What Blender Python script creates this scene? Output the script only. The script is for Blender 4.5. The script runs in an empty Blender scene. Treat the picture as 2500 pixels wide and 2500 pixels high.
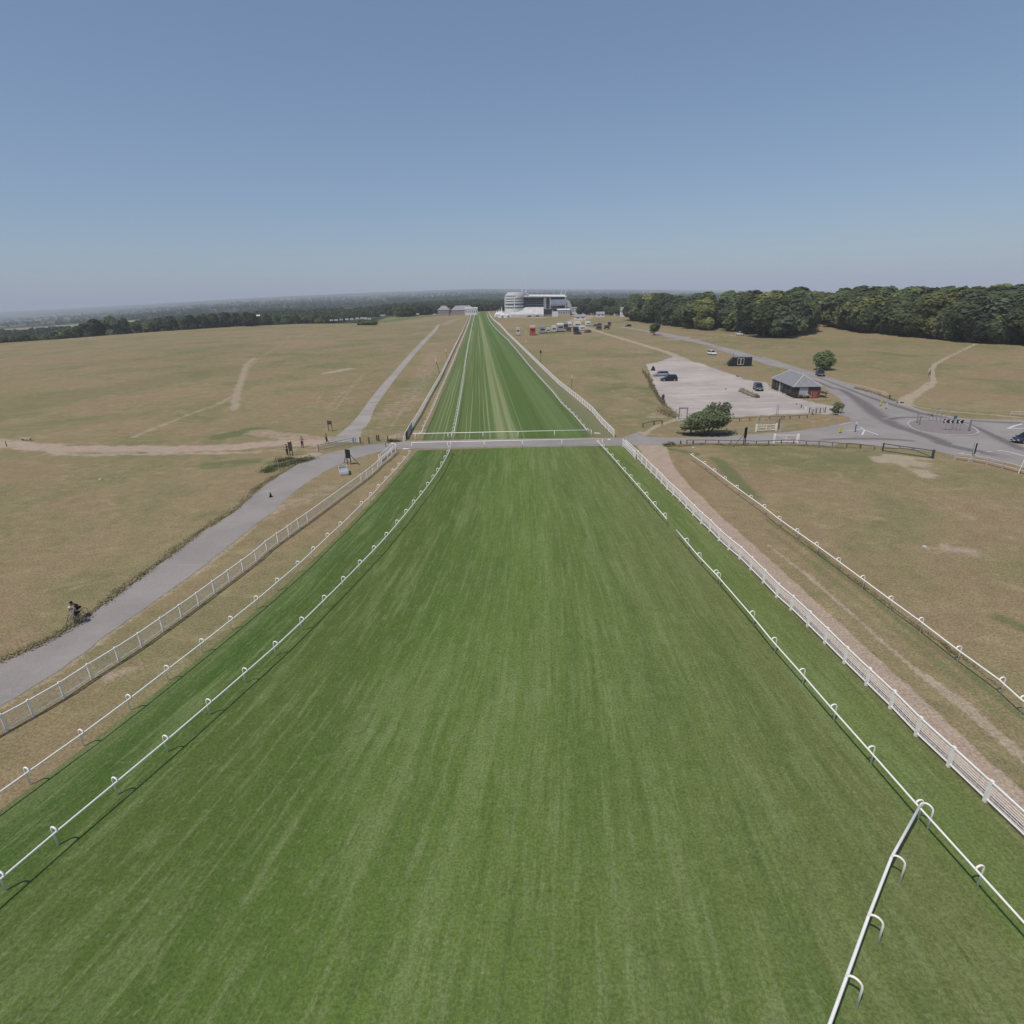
import bpy, bmesh, math, random
import numpy as np
from mathutils import Vector, Matrix
R=math.radians; sin=math.sin; cos=math.cos; PI=math.pi
S=bpy.context.scene; COL=S.collection
rng=random.Random(7)
# ------------------------------------------------------------------ camera, sky, sun, exposure
CAM_H=24.0
cd=bpy.data.cameras.new('camera'); cam=bpy.data.objects.new('camera',cd); COL.objects.link(cam)
cd.sensor_width=36; cd.lens=1413.77/2500*36; cd.clip_start=.5; cd.clip_end=40000
cam.matrix_world=Matrix.Translation((0,0,CAM_H))@Matrix.Rotation(R(90)-.364409,4,'X')@Matrix.Rotation(-.025534,4,'Z')
S.camera=cam
SUN_EL=R(61.8); SUN_DIR=Vector((-.727*cos(SUN_EL),-.687*cos(SUN_EL),sin(SUN_EL)))
w=bpy.data.worlds.new('World'); S.world=w; w.use_nodes=True
nt=w.node_tree; nt.nodes.clear()
sky=nt.nodes.new('ShaderNodeTexSky'); sky.sky_type='NISHITA'; sky.sun_disc=False
sky.sun_elevation=SUN_EL; sky.sun_rotation=math.atan2(-.727,-.687)
sky.altitude=150; sky.air_density=1.0; sky.dust_density=.5; sky.ozone_density=1.3
bg=nt.nodes.new('ShaderNodeBackground'); bg.inputs[1].default_value=.14
wo=nt.nodes.new('ShaderNodeOutputWorld'); tint=nt.nodes.new('ShaderNodeMix'); tint.data_type='RGBA'; tint.blend_type='MULTIPLY'; tint.inputs[0].default_value=1; tint.inputs[7].default_value=(.88,1.065,1.32,1); gam=nt.nodes.new('ShaderNodeGamma'); gam.inputs[1].default_value=.58; nt.links.new(sky.outputs[0],gam.inputs[0]); nt.links.new(gam.outputs[0],tint.inputs[6]); nt.links.new(tint.outputs[2],bg.inputs[0]); nt.links.new(bg.outputs[0],wo.inputs[0])
sd=bpy.data.lights.new('sun','SUN'); sd.energy=3.0; sd.angle=R(.55); sd.color=(1,.945,.88)
so=bpy.data.objects.new('sun',sd); COL.objects.link(so); so.rotation_euler=SUN_DIR.to_track_quat('Z','Y').to_euler()
S.view_settings.view_transform='Standard'; S.view_settings.look='None'; S.view_settings.exposure=0.0; S.view_settings.gamma=1
S.cycles.max_bounces=6; S.cycles.volume_bounces=3; S.cycles.transparent_max_bounces=12
# ------------------------------------------------------------------ materials
def N(nt,t,**k):
    n=nt.nodes.new(t)
    for a,b in k.items(): setattr(n,a,b)
    return n
MATS={}
def mat(name,col,rough=.7,var=.12,scale=3.0,bump=0,metal=0,spec=.3,bscale=None,trans=0):
    if name in MATS: return MATS[name]
    m=bpy.data.materials.new(name); m.use_nodes=True; t=m.node_tree; p=t.nodes['Principled BSDF']; L=t.links.new
    p.inputs['Roughness'].default_value=rough; p.inputs['Metallic'].default_value=metal; p.inputs['Specular IOR Level'].default_value=spec
    tc=N(t,'ShaderNodeTexCoord'); no=N(t,'ShaderNodeTexNoise'); no.inputs['Scale'].default_value=scale; no.inputs['Detail'].default_value=4
    L(tc.outputs['Object'],no.inputs['Vector'])
    r=N(t,'ShaderNodeMapRange'); r.inputs[1].default_value=.3; r.inputs[2].default_value=.7; r.inputs[3].default_value=1-var; r.inputs[4].default_value=1+var
    L(no.outputs[0],r.inputs[0])
    mx=N(t,'ShaderNodeVectorMath',operation='SCALE'); mx.inputs[0].default_value=col[:3]; L(r.outputs[0],mx.inputs['Scale'])
    L(mx.outputs[0],p.inputs['Base Color'])
    if bump:
        b=N(t,'ShaderNodeBump'); b.inputs['Strength'].default_value=bump; b.inputs['Distance'].default_value=.05
        n2=N(t,'ShaderNodeTexNoise'); n2.inputs['Scale'].default_value=bscale or scale*4; L(tc.outputs['Object'],n2.inputs['Vector'])
        L(n2.outputs[0],b.inputs['Height']); L(b.outputs[0],p.inputs['Normal'])
    MATS[name]=m; return m
def ramp(t,stops,interp='LINEAR'):
    n=N(t,'ShaderNodeValToRGB'); n.color_ramp.interpolation=interp; e=n.color_ramp.elements
    while len(e)<len(stops): e.new(.5)
    for i,(p,c) in enumerate(stops):
        e[i].position=p; e[i].color=(*c,1) if len(c)==3 else c
    return n
class NB:
    """small node-graph helper for the ground materials"""
    def __init__(s,name):
        s.m=bpy.data.materials.new(name); s.m.use_nodes=True; s.t=s.m.node_tree; s.p=s.t.nodes['Principled BSDF']; s.L=s.t.links.new
        s.p.inputs['Roughness'].default_value=.95; s.p.inputs['Specular IOR Level'].default_value=.1
    def noise(s,vec,scale,detail=4,rough=.55,dist=0):
        n=N(s.t,'ShaderNodeTexNoise'); n.inputs['Scale'].default_value=scale; n.inputs['Detail'].default_value=detail
        n.inputs['Roughness'].default_value=rough; n.inputs['Distortion'].default_value=dist; s.L(vec,n.inputs['Vector']); return n.outputs[0]
    def mul(s,vec,v):
        n=N(s.t,'ShaderNodeVectorMath',operation='MULTIPLY'); s.L(vec,n.inputs[0]); n.inputs[1].default_value=v; return n.outputs[0]
    def mr(s,x,a,b,c=0,d=1):
        n=N(s.t,'ShaderNodeMapRange'); n.interpolation_type='SMOOTHSTEP'; s.L(x,n.inputs[0])
        for i,v in enumerate((a,b,c,d)): n.inputs[i+1].default_value=v
        return n.outputs[0]
    def math(s,op,a,b=None,c=None):
        n=N(s.t,'ShaderNodeMath',operation=op)
        for i,v in enumerate((a,b,c)):
            if v is None: continue
            if isinstance(v,(int,float)): n.inputs[i].default_value=v
            else: s.L(v,n.inputs[i])
        return n.outputs[0]
    def mix(s,f,a,b,mode='MIX'):
        n=N(s.t,'ShaderNodeMix',data_type='RGBA',blend_type=mode); n.clamp_factor=True
        for i,v in ((0,f),(6,a),(7,b)):
            if isinstance(v,(int,float)): n.inputs[i].default_value=v
            elif isinstance(v,tuple): n.inputs[i].default_value=(*v,1)
            else: s.L(v,n.inputs[i])
        return n.outputs[2]
    def bump(s,h,strength,dist):
        b=N(s.t,'ShaderNodeBump'); b.inputs['Strength'].default_value=strength; b.inputs['Distance'].default_value=dist
        s.L(h,b.inputs['Height']); s.L(b.outputs[0],s.p.inputs['Normal'])
    def pos(s): return N(s.t,'ShaderNodeNewGeometry').outputs['Position']
    def done(s,c): s.L(c,s.p.inputs['Base Color']); return s.m
# ------------------------------------------------------------------ mesh building
class MB:
    def __init__(s): s.v=[]; s.f=[]
    def add(s,vs,fs):
        o=len(s.v); s.v+= [tuple(v) for v in vs]; s.f+=[tuple(o+i for i in f) for f in fs]; return s
    def box(s,c,d,rz=0,taper=1,M=None):
        x,y,z=(k/2 for k in d); vs=[]
        for sz in (-1,1):
            k=taper if sz>0 else 1
            for sx,sy in ((-1,-1),(1,-1),(1,1),(-1,1)): vs.append(Vector((sx*x*k,sy*y*k,sz*z)))
        m=Matrix.Translation(c)@Matrix.Rotation(rz,4,'Z') if M is None else M
        return s.add([m@v for v in vs],[(3,2,1,0),(4,5,6,7),(0,1,5,4),(1,2,6,5),(2,3,7,6),(3,0,4,7)])
    def tube(s,path,r,n=6,cap=True):
        P=[Vector(p) for p in path]; rr=r if isinstance(r,(list,tuple)) else [r]*len(P); rings=[]; up=None
        for i,p in enumerate(P):
            t=(P[min(i+1,len(P)-1)]-P[max(i-1,0)]).normalized()
            if up is None: up=Vector((0,0,1)) if abs(t.z)<.9 else Vector((1,0,0))
            b=t.cross(up)
            if b.length<1e-4: b=t.cross(Vector((0,1,0)))
            b.normalize(); u=b.cross(t).normalized(); up=u
            rings.append([p+(b*cos(2*PI*k/n+PI/n)+u*sin(2*PI*k/n+PI/n))*rr[i] for k in range(n)])
        o=len(s.v); s.v+=[tuple(v) for q in rings for v in q]
        for i in range(len(P)-1):
            for k in range(n): s.f.append((o+i*n+k,o+i*n+(k+1)%n,o+(i+1)*n+(k+1)%n,o+(i+1)*n+k))
        if cap: s.f.append(tuple(o+k for k in range(n))[::-1]); s.f.append(tuple(o+(len(P)-1)*n+k for k in range(n)))
        return s
    def prism(s,poly,z0,z1):
        n=len(poly); return s.add([(x,y,z0) for x,y in poly]+[(x,y,z1) for x,y in poly],
            [tuple(range(n))[::-1],tuple(range(n,2*n))]+[(i,(i+1)%n,n+(i+1)%n,n+i) for i in range(n)])
    def extrude(s,prof,y0,y1,axis='y'):
        """profile in x,z extruded along y"""
        n=len(prof); return s.add([(x,y0,z) for x,z in prof]+[(x,y1,z) for x,z in prof],
            [tuple(range(n)),tuple(range(n,2*n))[::-1]]+[(i,n+i,n+(i+1)%n,(i+1)%n) for i in range(n)])
    def lathe(s,prof,n=12,c=(0,0,0)):
        o=len(s.v)
        for r,z in prof:
            for k in range(n): s.v.append((c[0]+r*cos(2*PI*k/n),c[1]+r*sin(2*PI*k/n),c[2]+z))
        for i in range(len(prof)-1):
            for k in range(n): s.f.append((o+i*n+k,o+i*n+(k+1)%n,o+(i+1)*n+(k+1)%n,o+(i+1)*n+k))
        s.f.append(tuple(o+k for k in range(n))[::-1]); s.f.append(tuple(o+(len(prof)-1)*n+k for k in range(n))); return s
    def quad(s,a,b,c,d): return s.add([a,b,c,d],[(0,1,2,3)])
    def mesh(s,name,m,smooth=False):
        me=bpy.data.meshes.new(name); me.from_pydata(s.v,[],s.f); me.update()
        bm=bmesh.new(); bm.from_mesh(me); bmesh.ops.recalc_face_normals(bm,faces=bm.faces); bm.to_mesh(me); bm.free()
        if m: me.materials.append(m)
        if smooth: me.polygons.foreach_set('use_smooth',[True]*len(me.polygons))
        return me
def obj(name,data,parent=None,loc=(0,0,0),rz=0):
    o=bpy.data.objects.new(name,data); COL.objects.link(o); o.location=loc; o.rotation_euler=(0,0,rz)
    if parent: o.parent=parent
    return o
def part(name,mb,m,parent,loc=(0,0,0),rz=0,label=None,smooth=False):
    o=obj(name,mb.mesh(name,m,smooth) if isinstance(mb,MB) else mb,parent,loc,rz)
    if label: o['label']=label
    return o
def tag(o,label,cat,group=None):
    o['label']=label; o['category']=cat
    if group: o['group']=group
    return o
def thing(name,label,cat,loc=(0,0,0),rz=0,group=None):
    o=bpy.data.objects.new(name,None); COL.objects.link(o); o.location=loc; o.rotation_euler=(0,0,rz); o.empty_display_size=.3
    return tag(o,label,cat,group)
def solo(name,mb,m,label,cat,loc=(0,0,0),rz=0,group=None,smooth=False):
    return tag(obj(name,mb.mesh(name,m,smooth) if isinstance(mb,MB) else mb,None,loc,rz),label,cat,group)
def struct(name,me,kind='structure'):
    o=obj(name,me); o['kind']=kind; return o
def dup(root,loc,rz=0,label=None,group=None,scale=None):
    r=root.copy(); COL.objects.link(r); r.location=loc; r.rotation_euler=(0,0,rz)
    if label: r['label']=label
    if group: r['group']=group
    if scale: r.scale=scale
    for ch in list(root.children):
        c=ch.copy(); COL.objects.link(c); c.parent=r
        for g in list(ch.children):
            d=g.copy(); COL.objects.link(d); d.parent=c
    return r
ORD=['first','second','third','fourth','fifth','sixth','seventh','eighth','ninth','tenth','eleventh','twelfth','thirteenth','fourteenth','fifteenth','sixteenth','seventeenth','eighteenth','nineteenth','twentieth']
ORD+=['twenty-'+o for o in ORD[:9]]+['thirtieth']+['thirty-'+o for o in ORD[:9]]+['fortieth']+['forty-'+o for o in ORD[:9]]+['fiftieth']+['fifty-'+o for o in ORD[:9]]+['sixtieth']
# ------------------------------------------------------------------ 2-D survey helpers
def resample(poly,step):
    P=[Vector((p[0],p[1])) for p in poly]; out=[P[0]]
    for a,b in zip(P,P[1:]):
        n=max(1,int((b-a).length/step))
        for k in range(1,n+1): out.append(a.lerp(b,k/n))
    return out
def chaikin(poly,n=2):
    P=[Vector((p[0],p[1])) for p in poly]
    for _ in range(n):
        q=[P[0]]
        for a,b in zip(P,P[1:]): q+=[a.lerp(b,.25),a.lerp(b,.75)]
        P=q+[P[-1]]
    return P
def xat(poly,y):
    ys=[p[1] for p in poly]; xs=[p[0] for p in poly]; o=np.argsort(ys); ys=np.array(ys)[o]; xs=np.array(xs)[o]
    if y<ys[0]: return xs[0]+(y-ys[0])*(xs[min(4,len(xs)-1)]-xs[0])/(ys[min(4,len(xs)-1)]-ys[0])
    if y>ys[-1]: return xs[-1]+(y-ys[-1])*(xs[-1]-xs[-3])/(ys[-1]-ys[-3])
    return float(np.interp(y,ys,xs))
RAIL_A=[(-22.4,17.94),(-21.71,20.13),(-20.72,23.04),(-19.74,26),(-18.8,29.06),(-17.88,32.14),(-16.99,35.18),(-16.18,38.41),(-15.45,41.75),(-14.75,45.03),(-14.09,48.3),(-13.47,51.43),(-12.9,54.76),(-12.41,58.17),(-11.96,61.34),(-11.57,64.5),(-11.14,67.77),(-10.76,71.23),(-10.44,74.31),(-10.16,77.51),(-9.94,80.7),(-9.8,83.99),(-9.67,87.22),(-9.68,89.51)]
RAIL_B=[(-25.88,23.87),(-24.94,26.66),(-24.06,29.68),(-23.31,32.63),(-22.51,35.77),(-21.79,38.81),(-21.08,41.93),(-20.5,45.05),(-19.85,48.41),(-19.41,51.58),(-18.99,54.95),(-18.5,58.05),(-17.74,64.51),(-17.33,67.65),(-17.05,70.87),(-16.76,74.14),(-16.42,77.68),(-16.16,80.72),(-15.91,83.98),(-15.66,87.49)]
FENCE_C=[(-30.67,28.09),(-30.05,29.37),(-29.35,31.08),(-28.84,33),(-28.19,34.92),(-27.65,36.76),(-27.21,38.84),(-26.79,40.78),(-26.38,42.76),(-26.04,44.82),(-25.65,46.88),(-25.28,48.94),(-24.9,51.03),(-24.74,53.31),(-24.36,55.32),(-23.92,57.28),(-23.55,59.29),(-23.14,61.09),(-20.44,75.49),(-20.1,77.46),(-19.76,79.65),(-19.54,82.03),(-19.38,84.13),(-18.89,86.52),(-18.72,88.9),(-18.49,90.89)]
C_FAR=[(-18.64,109.81),(-18.81,121.24),(-19.44,139.82),(-20.45,176.3),(-22.3,222.6),(-25.1,291.9),(-28.7,385.5),(-35.1,538.1),(-42.4,699.5)]
B_FAR=[(-15.83,100.15),(-16.02,105.75),(-16.43,121.18),(-17.1,137.97),(-18.2,170.77),(-19.9,216),(-22.7,284.6),(-26.3,379.1),(-34.4,564.3),(-40.6,699.7)]
A_FAR=[(-10.04,100.52),(-10.87,120.44),(-11.61,137.14),(-13.16,169.84),(-15.4,215),(-18.7,283.4),(-22.8,377.8),(-29.7,536.2),(-37.9,718.6)]
RAIL_D1=[(19.11,17.08),(18.82,20.41),(18.59,23.86),(18.35,27.16),(18.15,30.56),(17.9,34.1),(17.79,37.64),(17.43,43.98),(17.05,48),(16.88,51.36)]
RAIL_D2=[(16.5,58.18),(16.28,61.83),(16.1,65.19),(15.89,68.63),(15.66,72.26),(15.41,75.49),(15.2,79.15),(14.98,82.6),(14.72,85.95),(14.56,88.32),(14.25,91.25)]
FENCE_E=[(22.87,21.32),(22.67,23.56),(22.46,25.83),(22.42,28.11),(22.26,30.32),(22.12,32.64),(22.02,35.01),(21.9,37.27),(21.74,39.64),(21.49,41.66),(21.44,44.18),(21.33,46.69),(21.21,48.94),(20.92,51.03),(20.71,53.2),(20.62,55.72),(20.4,57.85),(20.27,60.32),(20.14,62.56),(20.07,65.05),(19.87,67.24),(19.7,69.43),(19.63,71.88),(19.53,74.34),(19.34,76.65),(19.24,79.08),(19.13,81.47),(19.03,83.82)]
E_FAR=[(17.93,97.96),(17.73,102.05),(17.4,108.06),(17.15,119.13),(15.87,134.24),(13.49,158.16),(10.86,196.83),(8.3,236.1),(4.2,297.9),(0.3,356.1),(-5.1,452.4),(-11.5,534.3),(-17.4,634.9),(-22.9,758)]
D_FAR=[(13.61,99.64),(12.72,114.55),(11.57,125.6),(10.66,143.09),(9.06,164.61),(6.99,194.97),(4.1,243.5),(0.2,304.6),(-3.9,354.1),(-9.4,428.2),(-15.5,528.8),(-20.9,640),(-23.8,723.3)]
RAIL_F=[(26.6,81.73),(26.98,77.47),(27.16,73.93),(27.32,70.38),(27.53,66.85),(27.77,63.16),(28,60.02),(28.09,56.39),(28.36,53),(28.64,49.67),(28.86,46.23),(29.03,42.8),(29.21,39.32),(29.43,36.14),(29.53,32.54),(29.77,29.21),(29.6,27.48)]
GATE_G=[(18.37,19.98),(15.72,17.51),(13.32,15.08),(10.72,12.5),(9.9,11.75)]
def extend(poly,n,front=True):
    """carry a surveyed line on beyond its first point at the same spacing"""
    P=list(poly)
    for _ in range(n):
        a,b=P[0],P[1]; P.insert(0,(2*a[0]-b[0],2*a[1]-b[1]))
    return P
# bend of the left rails carries on behind the viewpoint
RAIL_A=extend(RAIL_A,3); RAIL_B=extend(RAIL_B,3); FENCE_C=extend(FENCE_C,3); RAIL_D1=extend(RAIL_D1,3); FENCE_E=extend(FENCE_E,4); RAIL_F=RAIL_F+[(29.9,22.5),(30.0,18.5)]
# ------------------------------------------------------------------ terrain
AZ=np.radians([-180,-60,-42,-36,-30,-24,-19,-15,-12.2,-11,-5,-1,2,7,12,20,60,180])
RR=np.array([500,520,516,532,570,600,605,575,560,640,770,800,740,700,720,700,600,500.])
FAZ=np.radians([-180,-60,-39.5,-31.6,-22.1,-11.4,-2.7,11.8,28,60,180]); FT=np.array([-.02,-.02,-.0142,-.0082,-.0002,.0034,.0048,-.0031,-.0168,-.02,-.02])
DAZ=np.radians([-180,-45,-24,-15,-11.5,180]); DD=np.array([5,5,5,4,0,0.])
RF=9000.
def terrain(x,y):
    x=np.asarray(x,float); y=np.asarray(y,float)
    r=np.hypot(x,y)+1e-6; az=np.arctan2(x,y); R1=np.interp(az,AZ,RR); ft=np.interp(az,FAZ,FT)
    t1=-CAM_H/R1; t=np.clip(np.log(np.maximum(r,R1)/R1)/np.log(RF/R1),0,1)
    tn=t1+(ft-t1)*t**.85
    z=CAM_H+np.minimum(r,RF)*tn
    z=np.where(r>R1,z,0.0)
    d=np.clip((r-R1)/45,0,1); z=z-np.interp(az,DAZ,DD)*(d*d*(3-2*d))*np.exp(-np.maximum(r-R1,0)/900)
    return z
def segdist(X,Y,poly):
    best=np.full(X.shape,1e9)
    for a,b in zip(poly,poly[1:]):
        ax,ay=a[0],a[1]; dx,dy=b[0]-ax,b[1]-ay; l2=dx*dx+dy*dy+1e-9
        t=np.clip(((X-ax)*dx+(Y-ay)*dy)/l2,0,1)
        best=np.minimum(best,np.hypot(X-ax-t*dx,Y-ay-t*dy))
    return best
def inside(X,Y,poly):
    c=np.zeros(X.shape,bool); n=len(poly)
    for i in range(n):
        x1,y1=poly[i][:2]; x2,y2=poly[(i+1)%n][:2]
        c^=((y1>Y)!=(y2>Y))&(X<(x2-x1)*(Y-y1)/(y2-y1+1e-12)+x1)
    return c
FIELDS=[[(-1330,1580),(-1010,1260),(-800,1280),(-980,1760)],[(-1500,1350),(-1180,1130),(-1120,1180),(-1420,1430)],[(-560,1900),(-380,1500),(-250,1560),(-330,2000)]]
# worn lines and patches of the dry grass: (line, half width, weight)
PALE=[([(-105.91,110.26),(-95.18,106.5),(-83.56,100.93),(-76.3,95.75),(-70,94.72),(-63.3,94.66),(-51.9,94.06),(-42.22,93.7)],1.1,.75),([(-106.97,111.46),(-96.56,108.2),(-83.17,101.35)],1.6,.6),([(-42.58,94.59),(-37.14,94.91),(-31.73,93.94)],1.6,.5),([(-33.63,89.85),(-31.79,91.28)],1.6,1.0),
([(-63.27,133.21),(-74.21,160.15),(-87.28,194.25),(-101.2,230.4),(-108.5,256)],1.6,.62),([(-81.39,180.01),(-88.04,198.61),(-97.9,225.6),(-105,251.6)],1.5,.48),([(-105,251.6),(-111.1,280.4),(-120.3,316.7),(-130,353.2),(-146.9,412.7)],2.0,.42),
([(-71.09,107.57),(-71.26,119.24),(-71.44,130.41),(-70.75,141.78),(-72.35,153.46)],1.3,.58),([(-60.22,197.25),(-58,201.9),(-56.1,207)],3,.8),([(-46.2,137.9),(-50.54,161.52),(-51.35,177.4),(-48.85,186.68)],.7,.4),([(-41.56,130.8),(-43.16,149.02),(-46.78,190.77),(-46.5,203.7)],.5,.5),([(-39.33,130.5),(-42.95,159.2),(-45.01,183.1)],.5,.5),
([(-106.94,120.9),(-101.6,131.27)],.8,.22),([(-108.27,147.04),(-99.74,150.53)],.8,.25),([(-119.84,136.68),(-118.34,148.45)],.8,.2),
([(-83.6,497.6),(-78.6,577.6),(-72.6,661.9)],2.0,.5),([(-51.3,487.2),(-50.2,562.2),(-46.6,600)],7,.5),([(-60.5,608),(-47.4,646.2)],5,.5),
([(-23.16,128.34),(-23.63,147.98),(-22.99,153.89)],.4,.5),([(-22.83,108.76),(-23.64,128.7),(-23.76,152.25)],.5,.45),([(-25.19,106.8),(-26.96,129.14)],2.,.35),
([(50.8,440.3),(54,393.1),(55.5,349.8),(59.3,289.4),(59.7,285.1),(61,264.2),(62.7,237.9),(62.5,218.7),(61.9,202.4)],2.0,.95),([(64.8,283.5),(74.8,289.8),(83,293)],1.4,.7),([(80.2,293.9),(83.1,291)],2,.9),
([(20.3,212),(32.5,217.4),(44.7,216.7),(47.8,215.7)],2.5,.5),([(21.15,188.62),(30.5,189.96)],2.2,.4),([(23.79,170.67),(29.65,162.03)],5,.4),([(24.64,138.01),(27.94,133.23)],3,.4),
([(-6.2,608.2),(13.1,596.4),(32.5,572.7)],10,.9),([(0.2,658.9),(35.3,621.6)],9,.9),([(53.9,485.6),(77.1,585.4)],12,.7),([(70.3,605.6),(77.1,585.4)],12,.8),([(36.1,484.6),(53.9,485.6)],8,.5),
([(90.9,290.4),(100.7,299.4),(117.1,306.8),(111.4,317.7),(118.4,310.3)],1.2,.75),([(90.2,311.7),(91.5,302.5)],1.6,.7),
([(190.5,241.9),(167.9,218.8),(142.61,193.22),(129.87,179.6),(121.59,169.04),(113.26,156.41),(106.93,146.74),(101.9,140.65),(89.02,128.15)],.75,1.0),([(90.35,130.18),(99.44,139.73),(105.59,146.97)],.7,.7),([(80.98,119.06),(86.72,126.32),(90.7,130.13)],1.8,1.0),
([(111.99,181.26),(111.03,165.51)],.9,.4),([(108.42,160.69),(108.36,155.68)],2.2,.45),([(122.23,168.91),(123.4,159.56)],1.1,.35),([(119.5,201.3),(122.61,199.22)],1.2,.5),([(149.1,273.3),(180.4,307.8),(179.4,278.6),(181.6,253.3),(186.7,241),(197.5,228)],3.,.3),([(269.6,729.9),(190.3,430.8),(156.7,304)],1.2,.35),
([(76.97,122.61),(86.77,133.05),(87.47,144.92),(86.7,149.51)],1.2,.6),([(82.64,118.77),(84.76,112.82),(94.84,105.14)],.9,.7),([(77.1,109.87),(92.62,102.49)],1.0,.4),
([(54.03,80.39),(56.2,80.18),(56.99,77.92)],2.6,.9),([(54.52,78.14),(54.79,77.06)],.9,.8),([(55.08,74.49),(54.66,72.6)],1.9,.9),([(55.73,82.54),(60.15,79.81)],.8,.9),
([(22.01,100.45),(24.32,101.18),(27.42,106.04),(29.85,108.54),(32.61,111.12)],.75,1.0),([(23.13,98.4),(25.09,102.1),(27.41,105.5)],.6,.8),([(19.4,107.53),(26.42,107.82)],.5,.5),([(22.69,99.91),(26.8,98.49),(33.01,100.72)],.5,.45),
([(28.36,113.47),(30.95,113.77)],2.2,.55),([(28.12,113.53),(32.17,119.51)],2,.45),([(25.34,120.38),(28.12,117.99)],3,.35),
([(48.69,104.46),(54.95,105.35),(62.78,108.99)],1.0,.5),([(41.58,108.84),(54.95,108.94)],1.4,.35),([(39.72,103),(43.83,101.49)],1.3,.4),([(46.86,108.61),(51.94,109.15)],1,.4),
([(25.15,51.95),(25.86,45.36),(26.11,39.46),(26.21,34.55),(26.47,30.81),(26.7,27.65),(26.88,23.81)],.22,.8),([(26.57,30.94),(27.21,28.34),(27.12,26.19),(27.34,24.36)],.32,.85),([(25.96,53.87),(26.38,44.09),(26.9,39.02)],.12,.4),
([(-28.51,64.96),(-28.57,70.97),(-28.08,76.72),(-27.18,80.64),(-26.13,83.8),(-24.49,87.14),(-22.12,90.34)],.35,.5),([(-33.59,28.21),(-32.85,30.24),(-32.05,32.6),(-31.5,35.27),(-31.3,38.76),(-30.56,43.25),(-29.59,49.13),(-28.84,60.59)],.4,.6),
([(39.64,50.58),(39.83,50.47)],.3,.7),([(35.56,49.76),(40.99,48.55)],1.1,.3),([(55.31,74.36),(55.21,73.16)],1.4,.7),([(63.24,79.4),(65.1,77.85),(67,75.58),(67.98,73)],.5,.5)]
SOIL=[([(20.75,89.94),(21.71,87.5),(22.28,83.77),(22.48,79.06),(22.38,72.32),(22.54,66.51),(23.66,48.44),(23.84,43.51),(23.99,38.57),(23.94,33.85),(24.23,29.96),(24.32,26.51),(24.19,23.71),(24.14,21.56)],.0,1.0),
([(-93.83,104.86),(-77.78,99.42),(-65.42,98.18),(-53.35,96.97),(-44.27,98.78),(-38.97,100.12),(-32.94,99.49)],3.2,.8),([(-48.57,109.43),(-39.16,104.11),(-33.05,101.44)],3.5,.5),([(-29.28,62.44),(-27.94,68.66)],1.5,.5),([(-25.72,73.31),(-24.24,74.31),(-26.49,67.24)],1.8,.4),([(-27.73,33.46),(-26.8,34.16)],1.2,.5),
([(42.02,49.97),(43.18,49.01)],1.4,.6),([(39.18,50.45),(41.6,49.4)],1.2,.35),([(-25.53,121.62),(-24.47,152.36),(-31.6,259.1)],5,.35),([(-39.7,304.3),(-34.1,302.6)],6,.4),([(49.2,246.8),(54.4,234.9)],5,.35),([(33.6,243.1),(43.5,240.6)],5,.3),
([(-20.63,102.1),(-16.38,105.81)],2.5,.5),([(-49.28,84.75),(-39.09,85.97)],2.5,.3)]
GREEN=[([(-327.3,390.5),(-320.4,413.9),(-312.6,440.3),(-295.4,467)],9,.42),([(-54,105.71),(-49.54,111.82)],3,.95),([(-46.15,86.61),(-40.4,87.56)],3,.7),([(-121.66,147.08),(-114.03,178.73),(-107.4,215.5)],16,.42),([(-104.69,118.14),(-86.27,127.87)],8,.38),([(-191.7,307.4),(-134.3,321.5)],14,.34),
([(-117.4,561.4),(-106,634.4),(-80.6,702.5)],18,.75),([(-108.3,260),(-97.4,268.1)],11,.45),([(-37.34,87.13),(-34.79,88.1),(-32.1,88.77)],1.6,.9),([(-35.65,82.72),(-33.93,84.5),(-32.12,87.55)],1.3,.9),
([(27.91,58.48),(28.77,49.28),(29.04,42.77),(29.07,37.57),(29.54,32.68),(29.53,26.98)],.55,.6),([(26.82,55.92),(27.62,44.27),(28.09,37.61),(28.37,32.29),(28.48,25.72)],.6,.45),([(36.72,37.76),(37.29,36.26)],1.2,.7),([(30.44,83),(29.82,73.63),(29.32,65.99)],1.4,.7),([(27.97,81.18),(31.98,79.49)],1.5,.4),
([(23.93,90.43),(26.75,87.77),(28.43,85.71)],1.0,.8),([(25.73,91.47),(26.74,91.37)],.5,.8),([(30.3,151.71),(23.87,147.58)],3,.5),([(33.35,149.74),(35.95,148.28)],3,.6),([(30.58,133.34),(31.92,126.76)],2,.5),([(20.72,148.08),(23.2,133.92),(16.43,116.52)],4,.35),
([(67.14,126.16),(70.1,126.52)],1.2,.6),([(19.18,104.85),(25.56,104.11)],.8,.4),([(74.1,326.2),(85.9,271.3)],5,.25),([(133.8,218.1),(137.5,202.4)],5,.5),([(143.8,243.8),(142.2,219.1)],3,.3),([(100.77,136.94),(111.43,135.22)],6,.25),([(47.54,80.43),(51.18,80.09)],3,.4),
([(28.18,27.34),(26.5,23.34)],.3,.3)]
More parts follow.
